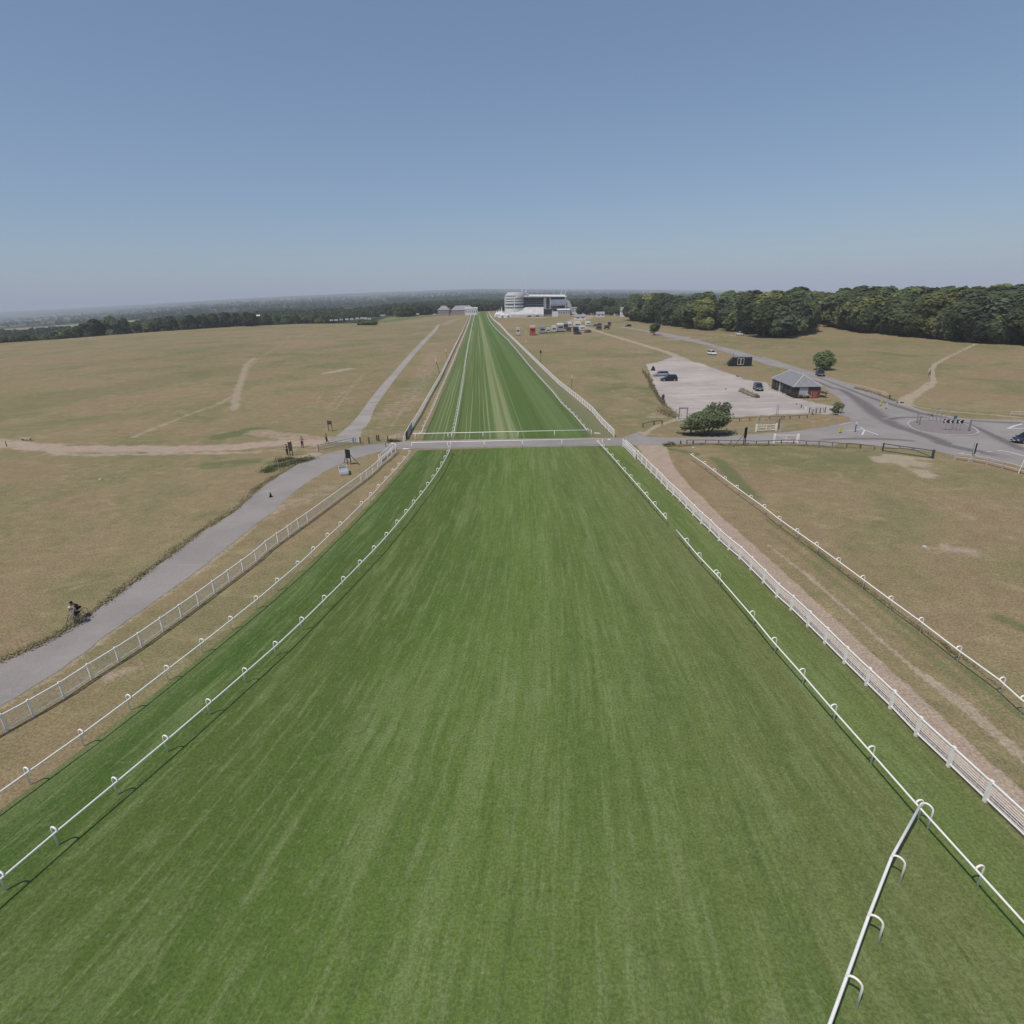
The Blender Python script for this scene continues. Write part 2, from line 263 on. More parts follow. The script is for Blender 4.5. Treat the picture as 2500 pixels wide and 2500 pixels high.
# the brown canter track hugs the right-hand fence: width grows towards the viewpoint
def ground_mesh():
    r=[0,2,4,6]; 
    while r[-1]<900: r.append(r[-1]*1.0118+.02)
    while r[-1]<13000: r.append(r[-1]*1.05)
    r=np.array(r)
    a=np.concatenate([np.arange(-180,-54,4.),np.arange(-54,54,.17),np.arange(54,180,4.)]); a=np.radians(a)
    nr,na=len(r),len(a)
    X=np.outer(r,np.sin(a)); Y=np.outer(r,np.cos(a))
    Z=terrain(X,Y)
    rr=np.hypot(X,Y); jag=np.sin(X*1.7+np.sin(Y*1.3)*2)*.25+np.sin(X*.61-Y*.47)*.3
    def channel(items):
        out=np.zeros(X.shape); near=rr<1000
        xs,ys,jg=X[near],Y[near],jag[near]; acc=np.zeros(xs.shape)
        for pl,hw,wt in items:
            if hw<=0: continue
            d=segdist(xs,ys,pl)/np.maximum(hw*(.72 if hw>.5 else .9),.05)
            acc=np.maximum(acc,wt*np.clip(1.6-d*1.0+jg*.55,0,1))
        out[near]=acc; return out
    pale=channel(PALE); soil=channel(SOIL); green=channel(GREEN)
    # canter track beside fence E
    fx=np.interp(Y,[p[1] for p in FENCE_E],[p[0] for p in FENCE_E]); dx=X-fx
    wid=np.interp(Y,[20,60,80,92],[2.35,2.8,3.3,5.2]); lft=np.interp(Y,[20,70,80,90],[.25,.4,1.0,1.4])
    tr=np.clip((dx-lft)/.25,0,1)*np.clip((lft+wid-dx)/.35+jag*.5,0,1)*(Y<93)*(Y>-30)
    soil=np.maximum(soil,tr*.95); pale=np.maximum(pale,tr*.45)
    for f in FIELDS: pale=np.where(inside(X,Y,f),1.0,pale)
    # dry verge left of the turf, and the dry strip along the far fences
    far=np.clip((rr-np.interp(np.arctan2(X,Y),AZ,RR)-15)/60,0,1)
    far=np.where(np.arctan2(X,Y)>R(4),np.clip((rr-640)/60,0,1),far)
    me=bpy.data.meshes.new('ground')
    co=np.stack([X,Y,Z],-1).reshape(-1,3)
    i=np.arange(nr-1)[:,None]*na; j=np.arange(na)[None,:]; j2=(j+1)%na
    q=np.stack([i+j,i+na+j,i+na+j2,i+j2],-1).reshape(-1,4)[:,::-1]
    me.vertices.add(len(co)); me.vertices.foreach_set('co',co.ravel())
    me.loops.add(q.size); me.loops.foreach_set('vertex_index',q.ravel().astype(np.int32))
    me.polygons.add(len(q)); me.polygons.foreach_set('loop_start',np.arange(0,q.size,4,dtype=np.int32)); me.polygons.foreach_set('loop_total',np.full(len(q),4,np.int32))
    me.update(calc_edges=True)
    at=me.attributes.new('cover','FLOAT_COLOR','POINT'); at.data.foreach_set('color',np.stack([green,pale,soil,far],-1).reshape(-1).astype(np.float32))
    me.polygons.foreach_set('use_smooth',[True]*len(q)); me.validate()
    return me
def ground_mat():
    b=NB('dry_grassland'); p=b.pos()
    at=N(b.t,'ShaderNodeAttribute'); at.attribute_name='cover'; sp=N(b.t,'ShaderNodeSeparateColor'); b.L(at.outputs['Color'],sp.inputs[0])
    g,pl,so,fa=sp.outputs[0],sp.outputs[1],sp.outputs[2],at.outputs['Alpha']
    big=b.noise(p,.012,5,.65,.6); clump=b.noise(b.mul(p,(.8,1,1)),2.1,4,.7,.4); mid=b.noise(b.mul(p,(.9,.7,1)),.06,6,.66,.5); sm=b.noise(p,.7,5,.65); fine=b.noise(p,5.5,4,.7)
    stre=b.noise(b.mul(p,(.8,1,1)),.33,6,.68,1.1)
    c=b.mix(b.mr(big,.36,.64),TAN,OLIVE)
    c=b.mix(b.math('MULTIPLY',b.mr(mid,.44,.64),.85),c,RUST)
    c=b.mix(b.math('MULTIPLY',b.mr(mid,.55,.32),.7),c,DRYG)
    c=b.mix(b.math('MULTIPLY',b.mr(stre,.5,.72),.5),c,STRAW)
    c=b.mix(b.math('MULTIPLY',b.mr(stre,.45,.28),.4),c,(.175,.150,.078))
    c=b.mix(b.math('MULTIPLY',b.mr(clump,.58,.72),.5),c,(.40,.32,.20)); c=b.mix(b.math('MULTIPLY',b.mr(clump,.42,.28),.55),c,(.14,.125,.066))
    gm=b.mr(b.math('ADD',g,b.math('MULTIPLY',b.math('SUBTRACT',sm,.5),.9)),.15,.8)
    c=b.mix(b.math('MULTIPLY',gm,.8),c,(.125,.150,.058))
    som=b.mr(b.math('ADD',so,b.math('MULTIPLY',b.math('SUBTRACT',sm,.5),.7)),.2,.75)
    c=b.mix(b.math('MULTIPLY',som,.85),c,(.44,.325,.25))
    pm=b.mr(b.math('ADD',pl,b.math('MULTIPLY',b.math('SUBTRACT',sm,.5),.6)),.25,.8)
    c=b.mix(b.math('MULTIPLY',pm,.85),c,(.41,.33,.235))
    v=b.math('ADD',b.mr(fine,.25,.75,.66,1.34),b.math('MULTIPLY',b.math('SUBTRACT',sm,.5),.55))
    v=b.math('MULTIPLY',v,b.mr(b.noise(p,24,2,.6),.2,.8,.86,1.14))
    sc=N(b.t,'ShaderNodeVectorMath',operation='SCALE'); b.L(c,sc.inputs[0]); b.L(v,sc.inputs['Scale'])
    # far country: woods and fields
    fz=b.noise(b.mul(p,(1,.8,1)),.0028,5,.6,.5); vor=N(b.t,'ShaderNodeTexVoronoi'); vor.inputs['Scale'].default_value=.0026; b.L(p,vor.inputs['Vector'])
    fld=N(b.t,'ShaderNodeSeparateColor'); b.L(vor.outputs['Color'],fld.inputs[0])
    woods=b.mix(b.noise(p,.02,4,.7),(.020,.032,.016),(.05,.07,.034))
    fields=b.mix(fld.outputs[1],(.10,.13,.055),(.25,.22,.12))
    fc=b.mix(b.mr(b.math('ADD',fz,b.math('MULTIPLY',fld.outputs[0],.12)),.585,.635),woods,fields)
    fc=b.mix(b.math('MULTIPLY',pl,fa),fc,(.25,.23,.13))
    out=b.mix(b.mr(fa,.2,.8),sc.outputs[0],fc)
    hb=b.math('ADD',b.math('MULTIPLY',fine,1.0),b.math('MULTIPLY',sm,1.2)); b.bump(hb,.55,.14)
    return b.done(out)
TAN=(.300,.230,.125); OLIVE=(.220,.192,.088); RUST=(.282,.198,.116); DRYG=(.170,.168,.076); STRAW=(.40,.312,.178)
gme=ground_mesh(); gme.materials.append(ground_mat()); struct('ground',gme)
# ------------------------------------------------------------------ turf
TL_=[(-36,-30)]+[(p[0]+.25,p[1]) for p in RAIL_B]; 
def turf_sheet(name,y0,y1,left,right,z,step,mat_,nx=48):
    ys=[y0]
    while ys[-1]<y1: ys.append(min(y1,ys[-1]+step*(1 if ys[-1]<200 else 4)))
    V=[];F=[];UV=[]
    for i,y in enumerate(ys):
        xl,xr=left(y),right(y)
        for k in range(nx+1):
            u=k/nx; V.append((xl+(xr-xl)*u,y,z)); UV.append((u,y))
    for i in range(len(ys)-1):
        for k in range(nx): a=i*(nx+1)+k; F.append((a,a+1,a+nx+2,a+nx+1))
    me=bpy.data.meshes.new(name); me.from_pydata(V,[],F); me.update()
    uv=me.uv_layers.new(name='across'); li=np.zeros(len(me.loops),np.int32); me.loops.foreach_get('vertex_index',li)
    uv.data.foreach_set('uv',np.array(UV,np.float32)[li].ravel()); me.materials.append(mat_); return me
def turf_mat(name,far):
    b=NB(name); p=b.pos(); uv=N(b.t,'ShaderNodeUVMap'); uv.uv_map='across'; q=uv.outputs[0]
    sx=N(b.t,'ShaderNodeSeparateXYZ'); b.L(q,sx.inputs[0]); u,v=sx.outputs[0],sx.outputs[1]
    mid=b.noise(p,.16,5,.6,.3); sm=b.noise(p,1.1,5,.65); fine=b.noise(p,7,4,.75); vf=b.noise(p,26,2,.7)
    if far:
        wob=b.math('ADD',u,b.math('MULTIPLY',b.math('SUBTRACT',b.noise(b.mul(q,(0,.02,0)),1,2),.5),.012))
        r=ramp(b.t,[(0,(.20,.19,.10)),(.02,(.135,.165,.06)),(.10,(.122,.162,.052)),(.20,(.135,.172,.06)),(.24,(.105,.15,.04)),(.385,(.122,.170,.05)),(.40,(.235,.26,.115)),(.475,(.225,.25,.11)),(.49,(.137,.19,.06)),(.53,(.098,.15,.038)),(.66,(.092,.146,.035)),(.70,(.125,.178,.056)),(.80,(.114,.168,.05)),(.862,(.097,.145,.042)),(.878,(.175,.182,.088)),(.94,(.185,.185,.092)),(1,(.205,.19,.10))])
        b.L(wob,r.inputs[0]); c=r.outputs[0]
        cx=N(b.t,'ShaderNodeCombineXYZ'); b.L(wob,cx.inputs[0]); b.L(b.math('MULTIPLY',v,.00006),cx.inputs[1])
        ln=b.noise(cx.outputs[0],75,2,.5); ln2=b.noise(cx.outputs[0],34,1,.5)
        msk=b.mr(u,.86,.84); left=b.mr(u,.62,.45,.25,1.)
        c=b.mix(b.math('MULTIPLY',b.math('MULTIPLY',b.mr(ln,.54,.60),.75),b.math('MULTIPLY',msk,left)),c,(.255,.285,.14))
        c=b.mix(b.math('MULTIPLY',b.math('MULTIPLY',b.mr(ln2,.44,.34),.5),msk),c,(.088,.125,.036))
        wd=.45
    else:
        st=b.noise(b.mul(q,(1,.0020,1)),26,3,.55,0); st2=b.noise(b.mul(q,(1,.0035,1)),90,2,.55,0); st3=b.noise(b.mul(q,(1,.009,1)),190,2,.6,0); mid=b.noise(b.mul(q,(1,.006,1)),8,5,.6,.3)
        r=ramp(b.t,[(0,(0.158,0.156,0.065)),(.012,(0.124,0.164,0.052)),(.05,(0.068,0.119,0.026)),(.16,(0.096,0.131,0.031)),(.28,(0.089,0.133,0.028)),(.40,(0.111,0.163,0.036)),(.50,(0.128,0.181,0.043)),(.66,(0.126,0.171,0.044)),(.80,(0.137,0.169,0.050)),(.90,(0.147,0.163,0.055)),(.925,(0.133,0.177,0.047)),(.985,(0.141,0.173,0.052)),(1,(0.163,0.151,0.066))])
        b.L(u,r.inputs[0]); c=r.outputs[0]
        c=b.mix(b.math('MULTIPLY',b.mr(st,.5,.68),.42),c,(.205,.25,.095))
        c=b.mix(b.math('MULTIPLY',b.mr(st,.48,.33),.42),c,(.088,.132,.034))
        c=b.mix(b.math('MULTIPLY',b.mr(st2,.52,.70),.36),c,(.20,.238,.095))
        st4=b.noise(b.mul(q,(1,.0009,1)),130,2,.5); c=b.mix(b.math('MULTIPLY',b.mr(st4,.56,.66),.34),c,(.215,.25,.105)); c=b.mix(b.math('MULTIPLY',b.mr(st4,.44,.34),.4),c,(.082,.125,.032))
        c=b.mix(b.math('MULTIPLY',b.mr(mid,.5,.75),b.mr(u,.45,.8,.15,.5)),c,(.185,.20,.082))
        c=b.mix(b.math('MULTIPLY',b.mr(st3,.55,.72),.5),c,(.195,.22,.10))
        c=b.mix(b.math('MULTIPLY',b.mr(st3,.45,.28),.4),c,(.080,.120,.030))
        wd=1
    v2=b.math('ADD',b.mr(fine,.28,.72,1-.3*wd,1+.3*wd),b.math('MULTIPLY',b.math('SUBTRACT',sm,.5),.42*wd))
    v2=b.math('MULTIPLY',v2,b.mr(vf,.2,.8,.88,1.12))
    sc=N(b.t,'ShaderNodeVectorMath',operation='SCALE'); b.L(c,sc.inputs[0]); b.L(v2,sc.inputs['Scale'])
    b.bump(b.math('ADD',fine,b.math('MULTIPLY',sm,.8)),.5,.10)
    return b.done(sc.outputs[0])
jig=lambda y:.18*sin(y*1.9)+.12*sin(y*4.3+1)
PB=np.polyfit([p[1] for p in RAIL_B],[p[0] for p in RAIL_B],3); PE=np.polyfit([p[1] for p in FENCE_E],[p[0] for p in FENCE_E],1)
PFB=np.polyfit([p[1] for p in B_FAR],[p[0] for p in B_FAR],2); PFE=np.polyfit([p[1] for p in E_FAR],[p[0] for p in E_FAR],2)
left_edge=lambda y: float(np.polyval(PB,max(y,14)))-(0 if y>14 else (14-y)*.42)
struct('turf_near',turf_sheet('turf_near',-30,92.35,lambda y:left_edge(y)-.05,lambda y:float(np.polyval(PE,y))+.05,.012,.5,turf_mat('mown_turf_near',False)))
struct('turf_far',turf_sheet('turf_far',98.35,790,lambda y:float(np.polyval(PFB,y))+.3,lambda y:float(np.polyval(PFE,y))-.1,.012,1.0,turf_mat('mown_turf_far',True)))
# ------------------------------------------------------------------ roads and paths
def asphalt(name,wear=False,base=(.325,.288,.262),dark=(.150,.134,.126)):
    b=NB(name); p=b.pos(); n1=b.noise(p,.12,4,.6); n2=b.noise(p,1.6,4,.6); n3=b.noise(p,14,3,.7)
    c=b.mix(b.mr(n1,.35,.65),base,tuple(k*.86 for k in base))
    c=b.mix(b.math('MULTIPLY',b.mr(n2,.5,.8),.3),c,tuple(k*1.18 for k in base))
    pt=b.noise(b.mul(p,(.5,1.3,1)),.45,4,.7,.9); c=b.mix(b.math('MULTIPLY',b.mr(pt,.55,.68),.4),c,tuple(k*1.16 for k in base)); c=b.mix(b.math('MULTIPLY',b.mr(pt,.42,.3),.4),c,tuple(k*.78 for k in base))
    if wear:
        uv=N(b.t,'ShaderNodeUVMap'); uv.uv_map='across'; sx=N(b.t,'ShaderNodeSeparateXYZ'); b.L(uv.outputs[0],sx.inputs[0])
        e=b.math('ABSOLUTE',b.math('SUBTRACT',sx.outputs[0],.5)); e2=b.math('ABSOLUTE',b.math('SUBTRACT',sx.outputs[1],.5))
        f=b.math('MULTIPLY',b.mr(e,.5,.12),b.mr(e2,.5,.42)); c=b.mix(b.math('MULTIPLY',f,b.mr(n2,.2,.7,.65,1)),c,dark)
    sc=N(b.t,'ShaderNodeVectorMath',operation='SCALE'); b.L(c,sc.inputs[0]); b.L(b.mr(n3,.25,.75,.86,1.14),sc.inputs['Scale'])
    b.bump(n3,.2,.02); b.p.inputs['Roughness'].default_value=.85; return b.done(sc.outputs[0])
def sheet(name,poly,z,m,kind='structure',thick=0):
    bm=bmesh.new(); vs=[bm.verts.new((p[0],p[1],z)) for p in poly]; f=bm.faces.new(vs)
    if f.normal.z<0: f.normal_flip()
    bmesh.ops.triangulate(bm,faces=[f]); me=bpy.data.meshes.new(name); bm.to_mesh(me); bm.free()
    if me.polygons[0].normal.z<0: me.flip_normals()
    me.materials.append(m); return struct(name,me,kind)
def strip_mesh(name,line,wid,z,m,sm=2):
    P=chaikin(line,sm) if sm else [Vector(p[:2]) for p in line]; n=len(P); V=[];F=[];UV=[]
    L_=[0]
    for a,b in zip(P,P[1:]): L_.append(L_[-1]+(b-a).length)
    for i,p in enumerate(P):
        t=(P[min(i+1,n-1)]-P[max(i-1,0)]).normalized(); nn=Vector((t.y,-t.x)); t_=L_[i]/L_[-1]
        wv=wid if isinstance(wid,(int,float)) else float(np.interp(t_,np.linspace(0,1,len(wid)),wid))
        for k in (0,.25,.5,.75,1): q=p+nn*(k-.5)*wv; V.append((q.x,q.y,z)); UV.append((k,t_))
    for i in range(n-1):
        for k in range(4): a=i*5+k; F.append((a,a+1,a+6,a+5))
    me=bpy.data.meshes.new(name); me.from_pydata(V,[],F); me.update()
    if me.polygons[0].normal.z<0: me.flip_normals()
    uv=me.uv_layers.new(name='across'); li=np.zeros(len(me.loops),np.int32); me.loops.foreach_get('vertex_index',li)
    uv.data.foreach_set('uv',np.array(UV,np.float32)[li].ravel()); me.materials.append(m); return me
A1=asphalt('worn_asphalt')
def rough_edge(P,amp=.12,step=.8):
    Q=resample(P,step); return [(p.x+amp*(sin(p.y*2.1+p.x)+.6*sin(p.y*5.3)),p.y+amp*(sin(p.x*2.3)+.5*sin(p.x*5.9+p.y))) for p in Q]
LU=[(-39.73,29.54),(-38.07,33.3),(-36.92,35.21),(-35.4,37.65),(-34.81,40.42),(-34.71,45.91),(-34.35,50.95),(-34.23,58.47),(-33.16,65.29),(-33.84,72.97),(-33.25,80),(-32.2,89.87),(-31.07,88.98),(-30.36,91.4),(-27.05,94.62),(-26.38,96.22),(-23.52,96.84),(-21.4,97.54),(-18.22,98.71)]
LL=[(-34.98,24.84),(-33.75,28.39),(-33,30.42),(-32.19,32.79),(-31.64,35.47),(-31.45,39),(-30.72,43.53),(-29.8,49.55),(-29.09,61.2),(-28.51,64.96),(-28.65,71.18),(-28.16,76.97),(-27.26,80.91),(-26.29,84.38),(-24.64,87.76),(-22.26,91.01),(-21.43,91.92),(-18.48,93.31)]
CR_U=[(-16.87,98.95),(0.33,98.65),(18.47,97.04)]; CR_L=[(-16,93.14),(0.27,92.63),(18.19,92.04)]
RT_U=[(18.72,97.2),(19.67,97.6),(22.01,100.45),(22.56,100.39),(23.08,98.17),(24.4,96.77),(31.61,96.08),(38.25,96.51),(42.31,97.71),(48.89,98.42),(54.95,100.97),(58.17,102.53)]
RT_L=[(18.19,92.04),(30.41,92.16),(36.42,91.54),(42.3,90.8),(48.95,89.09),(45.62,90.34),(50.62,88.2)]
sheet('service_road',rough_edge(chaikin(LU+CR_U+RT_U,2),.06)+list(reversed(rough_edge(chaikin(LL+CR_L+RT_L,2),.06))),.020,A1)
# junction with the mini roundabout
J=rough_edge([(57.24,101.85),(58.17,102.53),(63.24,105.47),(64.68,109.35),(64.15,110.62),(65.27,113.62),(67.65,116.61),(70.76,121.84),(73.24,128.47),(75.69,137.22),(79.16,147.58),(81.38,158),(84.25,173.41),(82.86,187.8),(83.6,204.1),(83.6,204.8),(83.7,226.7),(85.6,256.2),(85.7,272.5),(82.1,305.7),(81.4,324.2),(79.4,362.7),(74.4,397.5)])+rough_edge([(76.3,407.6),(81.9,374.1),(87,343.7),(89,332.4),(89.7,307.5),(91,286.5),(90.1,258.9),(90.6,235.7),(89.1,208.5),(91.1,212.7),(89.23,188.47),(88.32,174.06),(87.05,160.68),(85.48,141.69),(84.71,140.03),(82.76,128.41),(81.14,120.25),(81.6,118.39),(80.66,112.88),(80.92,110.21),(81.72,107.98),(81.9,107.33),(82.82,105.19),(84.54,103.57),(92.35,102.16),(97.43,100.73)])+rough_edge([(70.78,70.88),(69.62,74.96),(68.27,77.16),(66.76,80.05),(65.04,81.36),(63.77,83.88),(63.47,83.75),(57.85,87.33),(55.55,89.07),(52.77,90.15),(50.72,88.39)])
sheet('road_junction',J,.024,A1)
WR=asphalt('tyre_polished_asphalt',True)
for i,(ln,wd) in enumerate([([(81.77,164.24),(80.49,151.17),(78.46,141.06),(80.01,140.79),(77.51,130.58),(74.81,121.75),(71.54,112.47),(69.42,104.8),(68.36,100.03),(68.7,96.29),(68.78,92.45),(68.78,89.58),(67.55,88.86),(68.42,85.46),(69.96,82.21),(71.75,77.5)],[1.2,1.4,1.8,2.8,4.6,4.6,3.6,3,3.4]),
 ([(84.81,163.42),(82.5,145.42),(80.67,132.97),(79.84,125.48),(79.77,119.84),(79.56,115.22),(79.36,110.93),(79.96,108.8),(80.55,109),(81.94,103.98)],[1,1,1.3,1.6,2.2,2.6,2.2]),
 ([(69.96,105.67),(72.44,107.28),(74.57,107.5),(76.88,107.21),(78.41,106.53)],[2.6,2.2,1.6,1.6]),
 ([(81.63,103.56),(81.09,99.63),(79.59,94.11),(78.37,89.81),(76.88,84.92),(76.44,82.48)],[1.2,1.6,2.,2.6,2.6]),
 ([(83.72,103.77),(86.81,101.57),(91.05,100.62)],1.6),
 ([(50.59,92.57),(56.72,92.65),(61.42,91.78),(65.37,89.94)],[1.2,1.6,1.6,1.2])]):
    struct('worn_lane',strip_mesh('worn_lane',ln,wd,.028+.004*i,WR,3))
# kerbs: real steps along the far side of the road and round the island
KERB=mat('pale_kerb',(.40,.355,.335),.85,.15,6)
def kerb(name,line,w_=.16,h=.12,sm=2):
    P=chaikin(line,sm); mb=MB(); n=len(P); o=[]
    for i,p in enumerate(P):
        t=(P[min(i+1,n-1)]-P[max(i-1,0)]).normalized(); nn=Vector((t.y,-t.x))*w_/2; a,b=p-nn,p+nn
        o+=[(a.x,a.y,-.02),(a.x,a.y,h),(b.x,b.y,h),(b.x,b.y,-.02)]
    mb.v=o
    for i in range(n-1):
        for k in range(3): mb.f.append((i*4+k,i*4+k+1,(i+1)*4+k+1,(i+1)*4+k))
    return struct(name,mb.mesh(name,KERB))
kerb('road_kerb',[(88.32,174.06),(87.05,160.68),(85.48,141.69),(84.71,140.03),(82.84,128.53),(81.21,120.36)])
kerb('road_kerb',[(81.58,117.52),(80.72,112.98),(80.98,110.3),(81.85,108.16),(81.96,107.42),(82.89,105.28),(84.6,103.66),(92.42,102.24)],.45)
ISL=chaikin([(71.17,101.71),(69.86,98.96),(69.57,95.94),(71.44,93.8),(73.79,92.79),(76.03,92.73),(78,94.03),(79.31,96.04),(80.25,98.49),(80.81,101.11),(79.81,102.34),(78.27,104.24),(76.54,105.27),(74.23,104.74),(72.29,103.25),(71.17,101.71)],2)
mb=MB(); mb.prism([(p.x,p.y) for p in ISL[:-1]],-.02,.13); struct('roundabout_island',mb.mesh('roundabout_island',mat('red_brown_paving',(.245,.205,.19),.9,.12,4)))
kerb('island_kerb',[(p.x,p.y) for p in ISL],.35,.145,0)
# gravel car park, cinder path
def gravel(name,a,c2):
    b=NB(name); p=b.pos(); n1=b.noise(p,.06,5,.6,.3); n2=b.noise(p,.9,5,.65); n3=b.noise(p,9,3,.7)
    rt=b.noise(b.mul(p,(.25,1.4,1)),.35,5,.65,.8); c=b.mix(b.mr(n1,.35,.65),a,c2); c=b.mix(b.math('MULTIPLY',b.mr(rt,.52,.68),.55),c,tuple(k*1.2 for k in a)); c=b.mix(b.math('MULTIPLY',b.mr(rt,.46,.34),.5),c,tuple(k*.8 for k in c2)); c=b.mix(b.math('MULTIPLY',b.mr(n2,.5,.8),.35),c,tuple(k*1.16 for k in a)); c=b.mix(b.math('MULTIPLY',b.mr(n2,.45,.25),.3),c,tuple(k*.8 for k in c2))
    sc=N(b.t,'ShaderNodeVectorMath',operation='SCALE'); b.L(c,sc.inputs[0]); b.L(b.mr(n3,.25,.75,.85,1.15),sc.inputs['Scale']); b.bump(n3,.3,.03); return b.done(sc.outputs[0])
PK=rough_edge([(46.21,199.78),(42.14,174.89),(37.94,153.25),(35.34,136.06),(34.6,127.93),(33.87,119.97),(33.03,113.53),(31.88,108.89),(34.41,110.92),(38.63,111),(42.72,111.39),(49.63,112.8),(48.36,112.32),(53.74,113.2),(58.76,113.19),(63,111.7),(63.92,110.65),(65.59,114.23),(67.75,117.28),(67.36,120.49),(65.7,123.29),(65.58,126.38),(64.96,128.87),(64.17,131.47),(64.58,137.58),(64.91,143.26),(66.06,148.19),(67.7,152.83),(64.09,159.9),(64.9,166.74),(64.59,163.32),(64.25,174.91),(64.04,185.67),(64.27,195.85),(62.8,200.8),(62,215),(61,219.6),(51.6,204.2)],.35,1.2)
sheet('car_park',PK,.016,gravel('pale_gravel',(.49,.428,.375),(.375,.326,.288)))
CP=gravel('cinder_path_gravel',(.375,.335,.295),(.315,.28,.24))
PL=[(-32.46,99.44),(-31.68,102.48),(-31.58,114.51),(-32.7,128.37),(-35.19,154.04),(-37.16,184.92),(-41.4,245.2),(-46.3,324.3),(-51.5,423.6),(-56.9,494.9)]; PR=[(-26.03,98.76),(-28.26,108.25),(-28.01,115.33),(-30.47,129.61),(-31.97,148.36),(-34.35,178.55),(-38.4,239.4),(-42.7,310.4),(-48.8,425.5),(-54.6,493.8)]
sheet('cinder_path',rough_edge(chaikin(PL,2),.1)+list(reversed(rough_edge(chaikin(PR,2),.14))),.013,CP)
WHITE_LINE=mat('white_road_paint',(.62,.60,.59),.7,.2,8)
for ln,wd in [([(61.87,100.36),(61.48,98.31),(61.61,94.54)],.28),([(61.48,98.31),(58.84,94.58)],.28),([(57.86,97.91),(60.27,98.45),(61.21,98.96)],.2),([(58.27,94.91),(60.94,94.62)],.16),([(59.57,102.8),(62.79,104.45)],.16),([(65.64,82.19),(67.07,82.44)],.22),([(68.14,82.24),(69.2,82.35)],.22),([(70.53,82.7),(71.46,82.79)],.22),([(72.52,83.17),(73.14,83.26),(73.69,82),(73.9,80.08)],.3),([(84.93,96.67),(87.8,98.62),(90.12,99.85)],.4),([(84.95,96.47),(87.67,96.56)],.3)]:
    struct('road_marking',strip_mesh('road_marking',ln,wd,.056,WHITE_LINE,0))
# ------------------------------------------------------------------ haze: even air over the whole country
def haze():
    mb=MB(); mb.box((0,0,(-330+165)/2),(26600,26600,165+330)); m=bpy.data.materials.new('thin_summer_air'); m.use_nodes=True; t=m.node_tree; t.nodes.clear()
    v=N(t,'ShaderNodeVolumePrincipled'); v.inputs['Color'].default_value=(.84,.865,.98,1); v.inputs['Density'].default_value=HAZE; v.inputs['Anisotropy'].default_value=-.12
    o=N(t,'ShaderNodeOutputMaterial'); t.links.new(v.outputs[0],o.inputs['Volume']); m.cycles.homogeneous_volume=True
    struct('haze',mb.mesh('haze',m),'stuff')
HAZE=1.5e-4
haze()
# ------------------------------------------------------------------ running rails
WP=mat('white_plastic_rail',(.92,.87,.80),.45,.05,2,spec=.4)
WPAINT=mat('white_painted_timber',(.89,.83,.77),.6,.1,4)
WIRE=mat('galvanised_wire_netting',(.80,.77,.73),.5,.1,3)
def hook_mesh(over,h=1.14,r=.043,n=7):
    """upright whose top bends over to carry the rail"""
    rad=over/2; zc=h-.09; pth=[(0,0,-.05),(0,0,zc)]
    for k in range(1,8): a=PI-k*PI/7; pth.append((rad+rad*cos(a),0,zc+rad*1.02*sin(a)))
    pth.append((over,0,h-.13))
    mb=MB(); mb.tube(pth,[r*1.05]*2+[r]*8,n); return mb.mesh('hook_post',WP,True)
HOOK=hook_mesh(.36); HOOKG=hook_mesh(.5,1.2)
def dirs(P,i):
    a,b=P[max(i-1,0)],P[min(i+1,len(P)-1)]; t=Vector((b[0]-a[0],b[1]-a[1])).normalized(); return t
def hook_rail(name,label,P,side,posts=None,hk=HOOK,over=.36,r=.049,ends=(0,0),limit=100,dist=130,h=1.04,group='running rails'):
    P=[Vector(p[:2]) for p in P]; o=thing(name,label,'railing',(P[0].x,P[0].y,0),0,group); o0=P[0]
    posts=[Vector(p[:2]) for p in (posts or P)]; line=[]; Q=posts
    for i,p in enumerate(Q):
        t=dirs(Q,i); n=Vector((t.y,-t.x))*side
        line.append(p+n*over/2)
    if ends[0]: line.insert(0,line[0]-dirs(Q,0)*ends[0])
    if ends[1]: line.append(line[-1]+dirs(Q,len(Q)-1)*ends[1])
    mb=MB(); mb.tube([(p.x-o0.x,p.y-o0.y,h) for p in line],r,8); part('rail',mb,WP,o,smooth=True)
    order=sorted(range(len(Q)),key=lambda i:Q[i].length); keep=set(order[:limit]); rest=MB()
    for i,p in enumerate(Q):
        t=dirs(Q,i); n=Vector((t.y,-t.x))*side; b=p-n*over/2-o0; a=math.atan2(n.y,n.x)
        if i in keep: part('hook_post',hk,None,o,(b.x,b.y,0),a)
        else:
            M=Matrix.Translation((b.x,b.y,0))@Matrix.Rotation(a,4,'Z'); rest.tube([M@Vector(q) for q in ((0,0,-.05),(0,0,1.05),(.17,0,1.2),(.34,0,1.12))],.04,4)
    if rest.v: part('hook_post',rest,WP,o)['kind']='stuff'
    return o
hook_rail('running_rail','white hooped running rail on the mown turf curving away left to the crossing',RAIL_A,1)
hook_rail('running_rail','white hooped running rail along the dry left edge of the near turf',RAIL_B,1)
D1R=hook_rail('running_rail','white hooped running rail on the near right turf, length below the open gap',list(reversed(RAIL_D1)),-1*-1,ends=(2.6,0))
hook_rail('running_rail','white hooped running rail on the near right turf, length between gap and crossing',list(reversed(RAIL_D2)),1,ends=(.5,1.2))
hook_rail('running_rail','white hooped rail between the brown track and the dry right field',RAIL_F,1,ends=(.6,0))
hook_rail('running_rail','short white running rail slanting over turf to the bottom right corner',[(18.9,20.05),(15.93,17.45),(13.53,15.02),(11.55,12.95),(9.3,10.6),(7.2,8.4)],1,hk=HOOKG,over=.5,r=.06,h=1.1)
